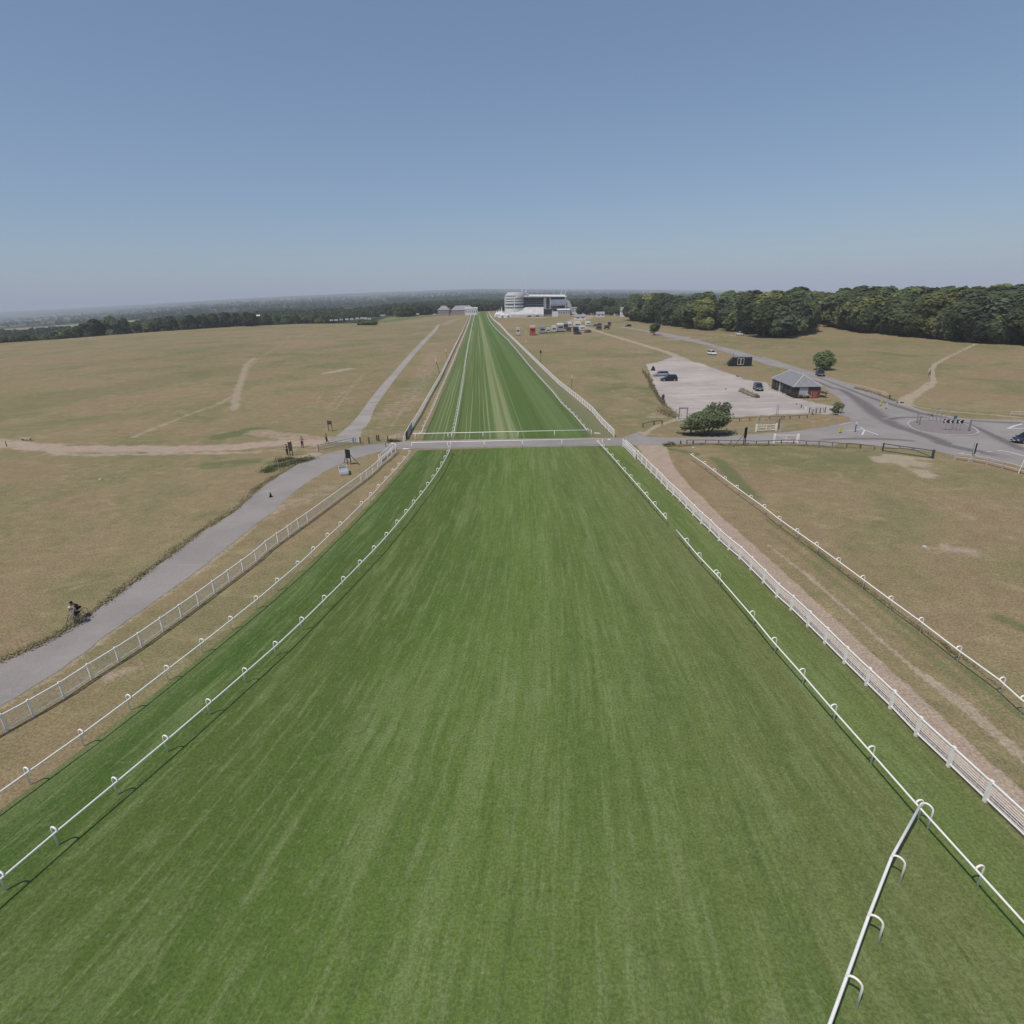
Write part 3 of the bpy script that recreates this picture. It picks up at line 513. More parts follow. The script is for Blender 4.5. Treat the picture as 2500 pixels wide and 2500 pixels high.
q=min(RAIL_D1,key=lambda p:abs(p[1]-44)); part('hook_post',HOOK,None,D1R,(q[0]+.15-RAIL_D1[-1][0],q[1]+.5-RAIL_D1[-1][1],0),PI)
FA=resample(A_FAR,3.3); FB=resample(B_FAR,3.3); FD=resample(list(reversed(D_FAR)),3.4)
hook_rail('running_rail','white rail along the light and dark stripes of the far straight, second from left',FA,1)
hook_rail('running_rail','white rail beside the dry strip at the left edge of the far straight',FB,1)
hook_rail('running_rail','white rail along the right edge of the far striped straight',FD,1)
# straight rails that close the turf at the crossing
def cross_rail(name,label,x0,x1,y0,y1,posts,side_posts,h=1.15):
    o=thing(name,label,'railing',(x0,y0,0),0,'rails closing the crossing'); a=Vector((x0,y0)); b=Vector((x1,y1)); mb=MB(); mb.tube([(0,0,h),(b.x-a.x,b.y-a.y,h)],.06,8); part('rail',mb,WP,o,smooth=True)
    pm=MB(); pm.tube([(0,0,-.05),(0,0,h-.03)],.05,7); me=pm.mesh('post',WP,True)
    for x in posts:
        t=(x-x0)/(x1-x0); part('post',me,None,o,(x-x0,(y1-y0)*t,0))
    return o
X1=[(-16.94,99.47),(14.12,98.92)]; X2=[(-16.15,93.06),(15.04,92.35)]
cross_rail('closing_rail','straight white rail closing the far striped turf behind the crossing road',X1[0][0],X1[1][0],X1[0][1],X1[1][1],[p[0] for p in [(-16.58,98.96),(-10.83,99.03),(-10.18,98.95),(-4.72,99.15),(1.4,99.68),(7.76,99.48),(14.13,99.27)]],0)
cross_rail('closing_rail','straight white rail closing the near turf in front of the crossing road',X2[0][0],X2[1][0],X2[0][1],X2[1][1],[p[0] for p in [(-16.18,93.29),(-10.31,93.12),(-9.76,93.06),(-4.27,92.93),(1.99,92.9),(8.44,92.76),(15.03,92.42)]],0)
# ------------------------------------------------------------------ tall fences with netting
def mesh_fence(name,label,P,h,pw,group,detail=True,limit=100,wires=7,lower=.22,vert=.0):
    P=[Vector(p[:2]) for p in P]; o0=P[0]; o=thing(name,label,'fence',(o0.x,o0.y,0),0,group)
    pm=MB(); pm.box((0,0,(h+.06)/2-.03),(pw,pw,h+.06)); pm.box((0,0,h+.05),(pw*1.15,pw*1.15,.03)); pme=pm.mesh('post',WPAINT)
    order=sorted(range(len(P)),key=lambda i:P[i].length); keep=set(order[:limit]); rest=MB()
    for i,p in enumerate(P):
        t=dirs(P,i); a=math.atan2(t.y,t.x); b=p-o0
        if i in keep: part('post',pme,None,o,(b.x,b.y,0),a)
        else: rest.box((b.x,b.y,h/2),(pw,pw,h),a)
    if rest.v: part('post',rest,WPAINT,o)['kind']='stuff'
    L_=[(p.x-o0.x,p.y-o0.y) for p in P]
    t=MB(); t.tube([(x,y,h-.02) for x,y in L_],.055,6); part('top_rail',t,WPAINT,o)
    t=MB(); t.tube([(x,y,lower) for x,y in L_],.045,6); part('lower_rail',t,WPAINT,o)
    g=MB()
    for k in range(wires):
        z=lower+.1+(h-lower-.2)*k/(wires-1); g.tube([(x,y,z) for x,y in L_],.0125 if detail else .018,3,False)
    if vert:
        Q=resample(L_,vert)
        for q in Q: g.tube([(q.x,q.y,lower+.03),(q.x,q.y,h-.05)],.007,3,False)
    part('wire_netting',g,WIRE,o); return o
mesh_fence('netting_fence','white post and rail fence with netting between the left road and the dry verge',FENCE_C,1.22,.10,'netting fences beside the course',vert=.35)
mesh_fence('netting_fence','white post and rail fence with netting beside the brown track on the near right',FENCE_E,1.27,.16,'netting fences beside the course',vert=.3)
mesh_fence('netting_fence','long white netting fence down the left side of the far straight',resample(C_FAR,2.1),1.22,.10,'netting fences beside the course',False)
mesh_fence('netting_fence','long white netting fence down the right side of the far straight',resample(E_FAR,2.3),1.27,.13,'netting fences beside the course',False)
# gates in those fences
def fence_gate(name,label,a,b,h=1.2,panel=None,double=False):
    a,b=Vector(a),Vector(b); d=b-a; L_=d.length; o=thing(name,label,'gate',(a.x,a.y,0),math.atan2(d.y,d.x),'white gates in the fences')
    f=MB()
    for z in (.2,h*.5,h): f.tube([(0,0,z),(L_,0,z)],.045,6)
    for k in range(int(L_/.9)+1): x=min(L_,k*.9); f.tube([(x,0,.2),(x,0,h)],.03,6)
    part('gate_frame',f,WPAINT,o); p=MB(); p.box((0,0,h/2),(.13,.13,h+.2)); part('gate_post',p,WPAINT,o); part('gate_post',o.children[-1].data,None,o,(L_,0,0))
    w_=MB()
    for k in range(6): w_.tube([(0,.03,.25+k*.15),(L_,.03,.25+k*.15)],.01,3,False)
    part('wire_netting',w_,WIRE,o)
    if panel: q=MB(); q.box((L_*panel[0],.06,.68),(panel[1],.05,1.0)); part('notice_panel',q,WPAINT,o)
    return o
fence_gate('fence_gate','white double gate leaf folded back along the left fence by the crossing',*[(-20,85.36),(-19.28,92.84)])
fence_gate('fence_gate','white gate section of the right fence nearest the crossing, outer leaf',*[(19.06,84.19),(18.57,90.8)])
fence_gate('fence_gate','white gate leaf with a pale panel swung inside the right fence by the crossing',*[(18.66,83.86),(18.22,91.25)],panel=(.06,.9))
def board_gate():
    (ax,ay),(bx,by)=[(-18.37,99.69),(-18.7,110.12)]; d=Vector((bx-ax,by-ay)); o=thing('folded_gate','grey boarded gate leaf standing at the head of the far left fence','gate',(ax,ay,0),math.atan2(d.y,d.x)); L_=d.length
    m=MB(); m.box((L_*.62,0,.66),(L_*.66,.06,1.1)); part('board_panel',m,mat('weathered_pale_boards',(.40,.385,.37),.8,.12,5),o)
    m=MB(); m.box((L_*.14,-.02,.6),(L_*.26,.07,1.05)); part('side_panel',m,mat('dark_board',(.07,.068,.065),.8,.15,5),o)
    m=MB(); m.tube([(0,0,0),(0,0,1.25)],.07,6); m.tube([(0,0,1.25),(L_,0,1.25)],.05,6); part('gate_frame',m,WPAINT,o)
board_gate()
def hoop(label,a,b,h):
    a,b=Vector(a),Vector(b); o=thing('white_hoop',label,'railing',(a.x,a.y,0)); d=b-a; m=MB(); m.tube([(0,0,h),(d.x*.9,d.y*.9,h),(d.x,d.y,h*.93),(d.x,d.y,0)],.045,6); part('bent_tube',m,WP,o,smooth=True)
hoop('short bent white rail stub between the left fence gate and the turf',(-19.6,93.0),(-18.6,92.0),1.2)
def loose_bar(label,a,b):
    a,b=Vector(a),Vector(b); d=b-a; m=MB(); m.tube([(0,0,.09),(d.x,d.y,.09)],.085,8); solo('loose_rail',m,WP,label,'rail',(a.x,a.y,0),group='loose white rails on the ground',smooth=True)
loose_bar('loose white rail lying on the grass right of the far closing rail',*[(14.98,100.99),(16,100.53)])
loose_bar('small loose white rail lying on the crossing road before the right gate',*[(16.59,96.19),(17.01,95.93)])
loose_bar('loose white rail lying along the turf edge left of the near closing rail',*[(-17.73,93.07),(-16.61,93.13)])
# ------------------------------------------------------------------ trees
def leaf_mat(name,col,col2,sc=.35):
    b=NB(name); tc=N(b.t,'ShaderNodeTexCoord'); oi=N(b.t,'ShaderNodeObjectInfo'); n=b.noise(tc.outputs['Object'],sc,4,.65); n2=b.noise(tc.outputs['Object'],2.2,2,.6)
    c=b.mix(b.mr(n,.35,.65),col,col2)
    v=b.math('MULTIPLY',b.mr(n2,.2,.8,.8,1.2),b.mr(oi.outputs['Random'],0,1,.78,1.6))
    s=N(b.t,'ShaderNodeVectorMath',operation='SCALE'); b.L(c,s.inputs[0]); b.L(v,s.inputs['Scale']); b.L(s.outputs[0],b.p.inputs['Base Color'])
    tr=N(b.t,'ShaderNodeBsdfTranslucent'); b.L(s.outputs[0],tr.inputs[0]); mx=N(b.t,'ShaderNodeMixShader'); mx.inputs[0].default_value=.45
    b.L(b.p.outputs[0],mx.inputs[1]); b.L(tr.outputs[0],mx.inputs[2]); b.L(mx.outputs[0],b.t.nodes['Material Output'].inputs[0]); b.p.inputs['Roughness'].default_value=.75
    return b.m
LEAF=leaf_mat('dark_broadleaf',(.105,.135,.062),(.165,.195,.088)); LEAFL=leaf_mat('light_broadleaf',(.18,.20,.075),(.26,.265,.105)); LEAFB=leaf_mat('bluish_broadleaf',(.088,.115,.072),(.135,.16,.094))
LEAFH=leaf_mat('hawthorn_leaves',(.12,.148,.078),(.19,.21,.118),1.2); BARK=mat('grey_brown_bark',(.13,.105,.085),.9,.25,3,.3)
def quads_mesh(name,C,Nn,size,g,m,asp=.62):
    n=len(C); Nn=Nn/np.linalg.norm(Nn,axis=1,keepdims=True); T=np.cross(Nn,g.normal(size=(n,3))); T/=np.linalg.norm(T,axis=1,keepdims=True)+1e-9; B=np.cross(Nn,T)
    s=(size*g.uniform(.6,1.35,n))[:,None]
    V=np.stack([C-T*s,C-B*s*asp+Nn*s*.25,C+T*s,C+B*s*asp-Nn*s*.15],1).reshape(-1,3)
    me=bpy.data.meshes.new(name); me.vertices.add(4*n); me.vertices.foreach_set('co',V.astype(np.float32).ravel())
    me.loops.add(4*n); me.loops.foreach_set('vertex_index',np.arange(4*n,dtype=np.int32)); me.polygons.add(n)
    me.polygons.foreach_set('loop_start',np.arange(0,4*n,4,dtype=np.int32)); me.polygons.foreach_set('loop_total',np.full(n,4,np.int32)); me.update(calc_edges=True); me.materials.append(m); return me
def crown_points(seed,rx,ry,z0,z1,lobes,n,lr=(.28,.46),skew=(0,0)):
    """leaf clumps over a bunch of overlapping lobes that fill a crown"""
    g=np.random.default_rng(seed); cz=(z0+z1)/2; hz=(z1-z0)/2; L_=[]
    while len(L_)<lobes:
        d=g.normal(size=3); d/=np.linalg.norm(d); q=d*g.uniform(.25,.72)**.7
        if q[2]<-.75: continue
        L_.append((q,g.uniform(*lr)))
    C=[];Nn=[]; k=int(n/lobes)
    for q,lr_ in L_:
        d=g.normal(size=(k,3)); d/=np.linalg.norm(d,axis=1,keepdims=True); d[:,2]=np.where(g.random(k)<.5,np.abs(d[:,2]),d[:,2])
        rad=lr_*(.72+.34*g.random((k,1))**.6)
        p=q+d*rad; C.append(p*np.array([rx,ry,hz])+np.array([0,0,cz])); Nn.append(d+g.normal(size=(k,3))*.34+np.array([-.12,-.12,.25]))
    C=np.concatenate(C); Nn=np.concatenate(Nn); t=(C[:,2:3]-z0)/(z1-z0); C[:,:2]+=t*np.array(skew)
    return C,Nn,g
def trunk_mb(h,r,top,seed,lean=(0,0),limbs=4,spread=.35):
    g=random.Random(seed); m=MB(); b=[Vector((0,0,-.3)),Vector((lean[0]*.3,lean[1]*.3,h*.45)),Vector((lean[0],lean[1],h))]; m.tube(b,[r*1.25,r,r*.75],8)
    for k in range(limbs):
        a=2*PI*k/limbs+g.random(); e=b[2]+Vector((cos(a)*spread*top,sin(a)*spread*top,top*(.45+.3*g.random()))); mid=b[2].lerp(e,.5)+Vector((0,0,top*.06)); m.tube([b[2]-Vector((0,0,.2)),mid,e],[r*.55,r*.38,r*.14],6)
    return m
CROWNS=[]
for i in range(6):
    rx=[4.6,5.4,5.0,4.0,6.0,5.2][i]; z1=[16,17,15,16.5,17.5,14][i]
    C,Nn,g=crown_points(11+i,rx,rx*.95,[.9,1.6,.3,1.8,1.0,.2][i],z1,[9,11,8,8,12,10][i],3400,(.42,.62))
    CROWNS.append((rx,z1,[quads_mesh('crown',C,Nn,.86,g,m_,.78) for m_ in (LEAF,LEAFL,LEAFB)],trunk_mb(3.6,.42,6,i).mesh('trunk',BARK)))
def tree(name,label,loc,h,kind=None,tint=0,group=None,rz=0,wide=1,trunk=True):
    k=rng.randrange(6) if kind is None else kind; rx,z1,ms,tr=CROWNS[k]; s=h/z1
    o=thing(name,label,'tree',loc,rz,group); o.scale=(s*wide,s*wide,s); obj('crown',ms[tint],o)
    if trunk: obj('trunk',tr,o)
    return o
# the wood on the right: front row, then three rows behind
WOOD=[(99,466),(102,449.9),(104.2,435.2),(107.8,420.6),(109.2,402.6),(112.2,386.5),(115,373.1),(113.9,348.8),(125.4,333.9),(124.1,309.5),(123.9,291.3),(128.9,286.3),(140.1,296.3),(187.8,391.6),(194.4,388.4),(197.3,380.6),(196.2,365.9),(187.4,337.7),(184.7,322.4),(181.3,306.7),(181.9,298.5),(184.3,293.8),(185.3,286.2),(184.5,276.2),(185.4,269.3),(186.8,262.7),(187.7,256.5),(187.2,249.6),(188,244.7),(189.9,240.8),(191.4,236.6),(192.9,232.5),(195.8,230.4),(197.1,226.5),(198.8,222.6),(200.1,217.9)]
WOOD=[Vector(p) for p in WOOD]; nW=len(WOOD)
TINT={6:1,7:1,16:1,17:1,18:1,22:0,24:1,25:1}
for i,p in enumerate(WOOD):
    h=[12,14,15,15,15,15,14,13,16,16,17,14,10,12,14,15,11,12,14,15,14,12,14,15,14,16,15,15,16,15,15,16,15,16,15,16,16][min(i,36)]*rng.uniform(.94,1.06)
    tt=TINT.get(i,[0,2,0,0,2][i%5]); d=p.normalized()
    lab='%s broadleaf tree on the front edge of the right-hand wood, %s from the left'%(['dark green','yellow-green','bluish green'][tt],ORD[i])
    tree('broadleaf_tree',lab,(p.x+d.x*3.2,p.y+d.y*3.2,0),h,i%6 if i not in (11,12) else 5,tt,'trees on the front edge of the wood',rng.uniform(0,6.28),1.45)
cnt=0
for row,(back,hh) in enumerate([(11,16.5),(21,18),(33,18.6),(48,19)]):
    L_=resample([(p.x+p.normalized().x*back,p.y+p.normalized().y*back) for p in WOOD],10.5)
    for q in L_:
        j=Vector((rng.uniform(-2,2),rng.uniform(-2,2)))+q; r_=j.length
        # crowns keep to the even skyline of the wood
        h=hh*rng.uniform(.9,1.07)*(1 if r_<430 else .93)
        tree('broadleaf_tree','broadleaf tree crown standing behind the front row of the right-hand wood',(j.x,j.y,0),h,None,rng.choice((0,0,2,2,0,1)),'trees deeper in the right-hand wood',rng.uniform(0,6.28),1.5,trunk=False); cnt+=1
for k,(pp,h) in enumerate([((116.91,368.99),14),((121.01,367.25),15),((125.67,368.49),15),((128.46,360.91),16)]):
    v=Vector(pp); v=v+v.normalized()*(10+3*(k%2)); tree('broadleaf_tree','broadleaf tree crown standing behind the front row of the right-hand wood',(v.x,v.y,0),h,k,(0,2,0,2)[k],'trees deeper in the right-hand wood',k*1.3,1.45,trunk=False)
# single trees and bushes
def bush(name,label,loc,rx,h,n,leaf,m,seed,cat='bush',group=None,trunk=.12,z0=.15,lobes=16,skew=(0,0)):
    o=thing(name,label,cat,loc,rng.uniform(0,6),group); C,Nn,g=crown_points(seed,rx,rx,z0,h,lobes,n,(.38,.58),skew); obj('crown',quads_mesh('crown',C,Nn,leaf,g,m),o)
    if trunk: part('trunk',trunk_mb(h*.35,trunk,h*.5,seed,limbs=3),BARK,o)
    return o
p=(93.43,173.04); bush('round_tree','round clipped-looking dark green tree beside the road behind the hut',(p[0],p[1]+1.5,0),3.0,5.3,5200,.24,LEAF,41,'tree',trunk=.2,lobes=26)
p=(78.95,324.15); bush('small_tree','small goblet-shaped tree alone on the dry grass by the far road',(p[0],p[1],0),3.0,6.2,2600,.3,LEAF,42,'tree',trunk=.22,z0=1.2)
def hawthorn():
    p=(33.64,97.74); o=thing('hawthorn_tree','windswept dark green hawthorn tree between the car park and the crossing road','tree',(p[0],p[1],0)); o.scale=(1.26,1.25,1.08)
    pts=[];nn=[]
    for k,(cx,cz,rx,rz,n) in enumerate([(.1,2.25,2.5,1.45,3000),(1.0,2.9,1.9,1.2,1500),(-1.9,1.75,1.1,.75,1500),(-.6,2.3,1.5,1.15,2600),(.6,2.75,1.7,1.35,3200),(1.5,3.1,1.35,1.25,2200),(.9,1.9,1.5,.8,1500),(2.2,2.2,.8,.7,600),(-2.9,1.35,.75,.45,600),(-1.2,1.25,1.1,.4,500)]):
        C,Nn,g=crown_points(60+k,rx,rx*.95,cz-rz,cz+rz,14,n,(.4,.62)); C[:,0]+=cx; pts.append(C); nn.append(Nn)
    g=np.random.default_rng(5); t=g.random((900,1)); b=np.stack([g.uniform(-.5,2.6,900),g.uniform(-1,1,900),g.uniform(3.2,4.0,900)],1); idx=g.integers(0,38,900); base=b[idx]; d=np.array([.55,.1,1.0])*t*1.15
    pts.append(base+d+g.normal(size=(900,3))*.07); nn.append(g.normal(size=(900,3)))
    obj('crown',quads_mesh('crown',np.concatenate(pts),np.concatenate(nn),.155,g,LEAFH),o)
    m=MB()
    for a,b_,c in [((0,0),(.5,.1),(1.3,2.2)),((.05,.1),(-.2,.1),(-.6,1.9)),((-1.95,.3),(-1.9,.3),(-2.1,1.5)),((.3,0),(.9,-.1),(2.0,2.4))]: m.tube([(a[0],a[1],-.1),(b_[0],b_[1],1.0),(c[0],0,c[1])],[.13,.11,.06],7)
    for k in range(38): m.tube([tuple(b[k]-np.array([.1,0,.6])),tuple(b[k]+np.array([.6,.1,1.1]))],[.03,.012],4)
    part('trunk',m,BARK,o)
hawthorn()
# ------------------------------------------------------------------ trees beyond the fields
def ground_z(x,y): return float(terrain(x,y))
LEFT=[(-341.5,404.7),(-339.1,408.2),(-338.5,413.2),(-337.8,419.5),(-337.6,426.2),(-335.2,429.9),(-333.8,435.3),(-333.6,441.3),(-332.8,447.2),(-331.4,453),(-330.6,459.2),(-328.5,463.8),(-328.2,472),(-326.6,478.5),(-324.3,483.4),(-320.1,486.3),(-314.6,487.2),(-311.6,490.6)]
LEFT+=[(-323.4,462.2),(-322.7,476.4),(-322.1,488.3),(-320.2,498.8),(-315.4,505.2),(-310.5,511.8),(-304.2,516.2),(-297.8,520.8),(-289.7,524.8),(-281.6,528.9),(-274.8,533.6),(-265.4,533.5),(-258.4,538.3),(-249.8,542.6),(-238.9,541.9),(-227.9,541.1)]
LEFT+=[(-236.1,563.2),(-228.6,565.1),(-222.1,569.6),(-219.3,582.9),(-211.5,584.9),(-205.1,591.2),(-197.3,595.8),(-185,586)]
LH=[5,5.5,6,6.5,7,6.5,7,8,9,10,9.5,8.5,9,10,12,14,14.5,14]+[12,15,15,15.5,15,13,12,15,14,13,12,12,13,12,11,11]+[12,11,12,13,12,12,12,11]
for i,(p,h) in enumerate(zip(LEFT,LH)):
    v=Vector(p); d=v.normalized(); q=v+d*rng.uniform(8,16); tt=2 if i%3 else 0
    tree('hedgerow_tree','%s tree edging the left dry field far away, %s from the left'%('bluish green' if tt else 'dark green',ORD[i]),(q.x,q.y,ground_z(q.x,q.y)-1),h*rng.uniform(.9,1.1)+1,None,tt,'trees along the far edge of the left field',rng.uniform(0,6.28),1.35,trunk=False)
def far_woods():
    g=np.random.default_rng(3); T=[]
    for k in range(4):
        C,Nn,_=crown_points(90+k,4.8,4.8,.5,11,9,[150,90,48,26][k],(.35,.55)); T.append((C,Nn/np.linalg.norm(Nn,axis=1,keepdims=True),[1.15,1.45,2.0,2.8][k]))
    CC=[];NN=[];SZ=[]
    def put(n,rmin,rmax,az0,az1,h0,h1,dens=.5):
        az=np.radians(g.uniform(az0,az1,n)); R1=np.interp(az,AZ,RR); r=R1+rmin+(rmax-rmin)*g.random(n)**1.5; x=r*np.sin(az); y=r*np.cos(az)
        f=np.sin(x*.011+2*np.sin(y*.004))+np.sin(y*.0063-x*.004+1)+.7*np.sin(x*.031+y*.013); keep=(f>dens-1.2)
        for fl in FIELDS:
            for k_ in (1,1.05,1.1,1.16): keep&=~inside(x*k_,y*k_,fl)
        x,y,r=x[keep],y[keep],r[keep]; z=terrain(x,y); h=g.uniform(h0,h1,len(x))/11*np.interp(np.degrees(np.arctan2(x,y)),[-44,-34,-26],[.5,.62,1])
        for i in range(len(x)):
            k=0 if r[i]<900 else 1 if r[i]<1400 else 2 if r[i]<2400 else 3
            C,Nn,s=T[k]; a=g.uniform(0,6.28); c_,s_=cos(a),sin(a); w_=h[i]*1.25
            P=np.stack([(C[:,0]*c_-C[:,1]*s_)*w_+x[i],(C[:,0]*s_+C[:,1]*c_)*w_+y[i],C[:,2]*h[i]+z[i]-1],1); CC.append(P); NN.append(Nn); SZ.append(np.full(len(C),s*h[i]))
    put(560,25,150,-44,-13,7,11,.55); put(1500,150,500,-44,-10,9,13,.2); put(3000,500,1600,-45,14,10,15,.3); put(4200,1600,5000,-45,34,13,20,.35)
    put(420,20,200,-11,1,10,14,-.4); put(340,30,260,2,13,9,13,.1); put(500,260,700,-12,14,9,14,.3)
    C=np.concatenate(CC); Nn=np.concatenate(NN)+g.normal(size=(len(C),3))*.35; me=quads_mesh('distant_woodland',C,Nn,np.concatenate(SZ),g,leaf_mat('distant_leaves',(.045,.062,.032),(.085,.105,.048),.03),.8)
    o=obj('distant_woodland',me); o['kind']='stuff'; o['label']='distant woods and hedges beyond the fields'
far_woods()
# dark tree clumps right of the grandstand
for i,(px,base,h) in enumerate([((89.78,754.03),0,9),((98.25,746.97),0,14),((103.82,742.33),0,15),((111.36,736.05),0,14),((115.05,720.75),0,15),((119.25,705.54),0,14)]):
    v=Vector(px).normalized()*610; tree('tall_tree','dark green tree beyond the white buildings right of the grandstand, %s from the left'%ORD[i],(v.x,v.y,0),h,None,2,'trees right of the grandstand',rng.uniform(0,6),1.2)
for i,(px,h,wd) in enumerate([((99.83,586.16),6,1.6),((104.21,583.28),8,1.5),((109.09,580.08),10,1.4),((107.79,594.97),7,1.5),((114.97,606.8),8,1.3),((114.34,567.19),5,1.2),((126.03,599.15),7,1.3)]):
    tree('low_tree','low dark tree before the pale houses left of the wood, %s from left'%ORD[i],(px[0],px[1],0),h,5,0,'low trees left of the wood',rng.uniform(0,6),wd)
# ------------------------------------------------------------------ grandstand and the buildings at the far end
GW=mat('white_render',(.72,.71,.70),.6,.06,.4); GLS=mat('blue_grey_glazing',(.20,.225,.245),.25,.2,.5,spec=.5); SEAT=mat('dark_grey_stand',(.20,.205,.21),.8,.3,.6); GRY=mat('pale_grey_cladding',(.42,.42,.43),.6,.08,.5); ROOFG=mat('grey_slate',(.29,.285,.29),.8,.12,.8); BRICK=mat('red_brown_brick',(.34,.27,.24),.85,.15,1)
def stadium(x0,x1,y0,depth,n=14):
    """round-nosed plan: the nose faces the course"""
    r=(x1-x0)/2; c=(x0+x1)/2; P=[(c+r*cos(a),y0+r-r*sin(a)) for a in np.linspace(0,PI,n)]
    return P+[(x0,y0+depth),(x1,y0+depth)]
def grandstand():
    Y0=612.; o=thing('grandstand','white tiered grandstand with balconies, dark seating tier and roof masts at the course end','grandstand',(8,Y0,0)); T=lambda P:[(x-8,y-Y0) for x,y in P]
    zs=[9.6,12.9,15.3,17.7]; m=MB(); m.prism(T(stadium(-1.2,17.0,Y0+1.5,34)),2.,19.5); part('tower_wall',m,GLS,o)
    for i,z in enumerate(zs): m=MB(); e=.25*i; m.prism(T(stadium(-2.2+e*.6,17.4-e*.3,Y0+e,35)),z-.55,z+.75); part('balcony',m,GW,o)
    m=MB(); m.prism(T(stadium(-2.0,17.2,Y0+.4,35)),0,7.8); part('ground_floor',m,GW,o)
    for x in (-1.6,7.8,): m=MB(); m.box((x-8+.0,.9 if x>0 else 9,9),(.9,.9,17.5)); part('pier',m,GW,o)
    for i,(a,b,z0,z1,d) in enumerate([(-1.6,21,18.6,20.0,33),(-.6,22.5,20.3,21.4,30),(.6,21,21.6,22.9,26)]): m=MB(); m.prism(T(stadium(a,b,Y0+1.5+i,d)),z0,z1); part('roof_tier',m,GW,o)
    # long stand to the right: stepped seating under a cantilevered roof
    m=MB(); m.extrude([(4,2.),(9,5.5),(14,8.6),(22,13.6),(24,17.0),(30,17.0),(30,0),(4,0)],17.2-8,58.5-8); q=MB(); q.v=[(y,x,z) for x,y,z in m.v]; q.f=m.f; part('seating_tier',q,SEAT,o)
    for k in range(5): m=MB(); m.box((28.4,5.2+k*3.6,6.6+k*1.95),(38,.35,.6)); part('barrier',m,GRY,o)
    m=MB(); m.add([(9.2,4.5,18.5),(52,3,17.2),(52,32,18.4),(9.2,32,19.6),(9.2,4.5,19.3),(52,3,17.9),(52,32,19.2),(9.2,32,20.3)],[(0,1,2,3),(4,5,6,7),(0,1,5,4),(1,2,6,5),(2,3,7,6),(3,0,4,7)]); part('roof_canopy',m,GW,o)
    m=MB(); m.box((43,3.2,12.9),(15,3,4.4)); part('glass_block',m,mat('pale_blue_glass',(.30,.34,.40),.25,.15,.4,spec=.5),o)
    m=MB(); m.box((43,2.,10.0),(15,3.4,1.5)); part('glass_base',m,GLS,o)
    m=MB(); m.add([(50.6,4,16.9),(55.5,4,12.6),(57.5,4,7.5),(50.6,4,7.5),(50.6,30,16.9),(55.5,30,12.6),(57.5,30,7.5),(50.6,30,7.5)],[(0,1,2,3),(4,5,6,7),(0,1,5,4),(1,2,6,5),(2,3,7,6)]); part('end_wing',m,GRY,o)
    for x in (29.5,31,35.4,50.5): m=MB(); m.tube([(x,2.,1),(x,2.,16.8)],.32,8); part('column',m,GW,o)
    m=MB(); m.add([(-4,-2,2.2),(29,-2,1.6),(29,6,8.2),(-4,8,8.6),(-4,8,0),(29,6,0),(-4,-2,0),(29,-2,0)],[(0,1,2,3),(3,2,5,4),(0,1,7,6),(1,2,5,7),(0,3,4,6)]); part('white_terrace',m,mat('pale_concrete_terrace',(.56,.54,.52),.8,.12,.3),o)
    for x,dx,z0,z1 in ((7.6,0,22.8,36.5),(11.8,.6,22.8,40.),(46.5,2.2,18.2,25.5),(50.5,2.0,17.8,24.2)): m=MB(); m.tube([(x,12,z0),(x+dx,12,z1)],[.3,.16],6); part('mast',m,GW,o)
grandstand()
def blk(name,label,cat,x0,x1,y,d,z0,z1,wall,roof=None,rh=0,group=None,windows=0,hip=False):
    """a simple building block with its roof and window bands as parts"""
    o=thing(name,label,cat,((x0+x1)/2,y,z0),0,group); w_=x1-x0; h=z1-z0; m=MB(); m.box((0,d/2,h/2-.5),(w_,d,h+1)); part('wall',m,wall,o)
    if roof:
        i=min(w_,d)*.35 if hip else 0; e=.4; v=[(-w_/2-e,-e,h),(w_/2+e,-e,h),(w_/2+e,d+e,h),(-w_/2-e,d+e,h),(-w_/2+i-e*(not hip),d/2,h+rh),(w_/2-i+e*(not hip),d/2,h+rh)]
        m=MB(); m.add(v,[(0,1,5,4),(2,3,4,5),(1,2,5),(3,0,4),(3,2,1,0)]); part('roof',m,roof,o)
    for k in range(windows): m=MB(); x=-w_/2+w_*(k+.5)/windows; m.box((x,-.03,h*.55),(w_/windows*.5,.1,h*.35)); part('window',m,GLS,o)
    return o
for (nm,lb,ct,pts,y,d,wl,rf,rh,wn) in [
 ('annex_building','low white building with a flat pale roof to the right of the grandstand','building',[(50.41,1.46),(62.7,6.37)],606,14,GRY,GW,1.,5),
 ('white_kiosk','plain white box kiosk in front of the grandstand beside the big screen','kiosk',[(43.33,-0.04),(48.9,4.63)],585,5,GW,None,0,0),
 ('white_pavilion','long low white pavilion beyond the annex right of the grandstand','building',[(65.12,4.37),(75.06,6.48)],640,10,GW,GRY,.6,5)]:
    blk(nm,lb,ct,pts[0][0],pts[1][0],y,d,0,pts[1][1]-rh,wl,rf,rh,None,wn)
def screen():
    (x0,z0),(x1,z1)=[(35.49,2.12),(43.04,6.94)]; o=thing('big_screen','big black video screen on legs in front of the grandstand','screen',((x0+x1)/2,588,0)); w_=x1-x0; m=MB(); m.box((0,0,(z0+z1)/2+.2),(w_,1.,z1-z0-.4)); part('display_panel',m,mat('black_screen',(.03,.03,.033),.4,.1,2),o)
    m=MB(); m.box((0,.3,(z0+z1)/2+.2),(w_+.5,.9,z1-z0+.1)); part('frame',m,mat('dark_frame',(.06,.06,.06),.6,.1,2),o)
    for s in (-1,1): m=MB(); m.box((s*w_*.35,.4,1),(.4,.4,2.6)); part('leg',m,SEAT,o)
screen()
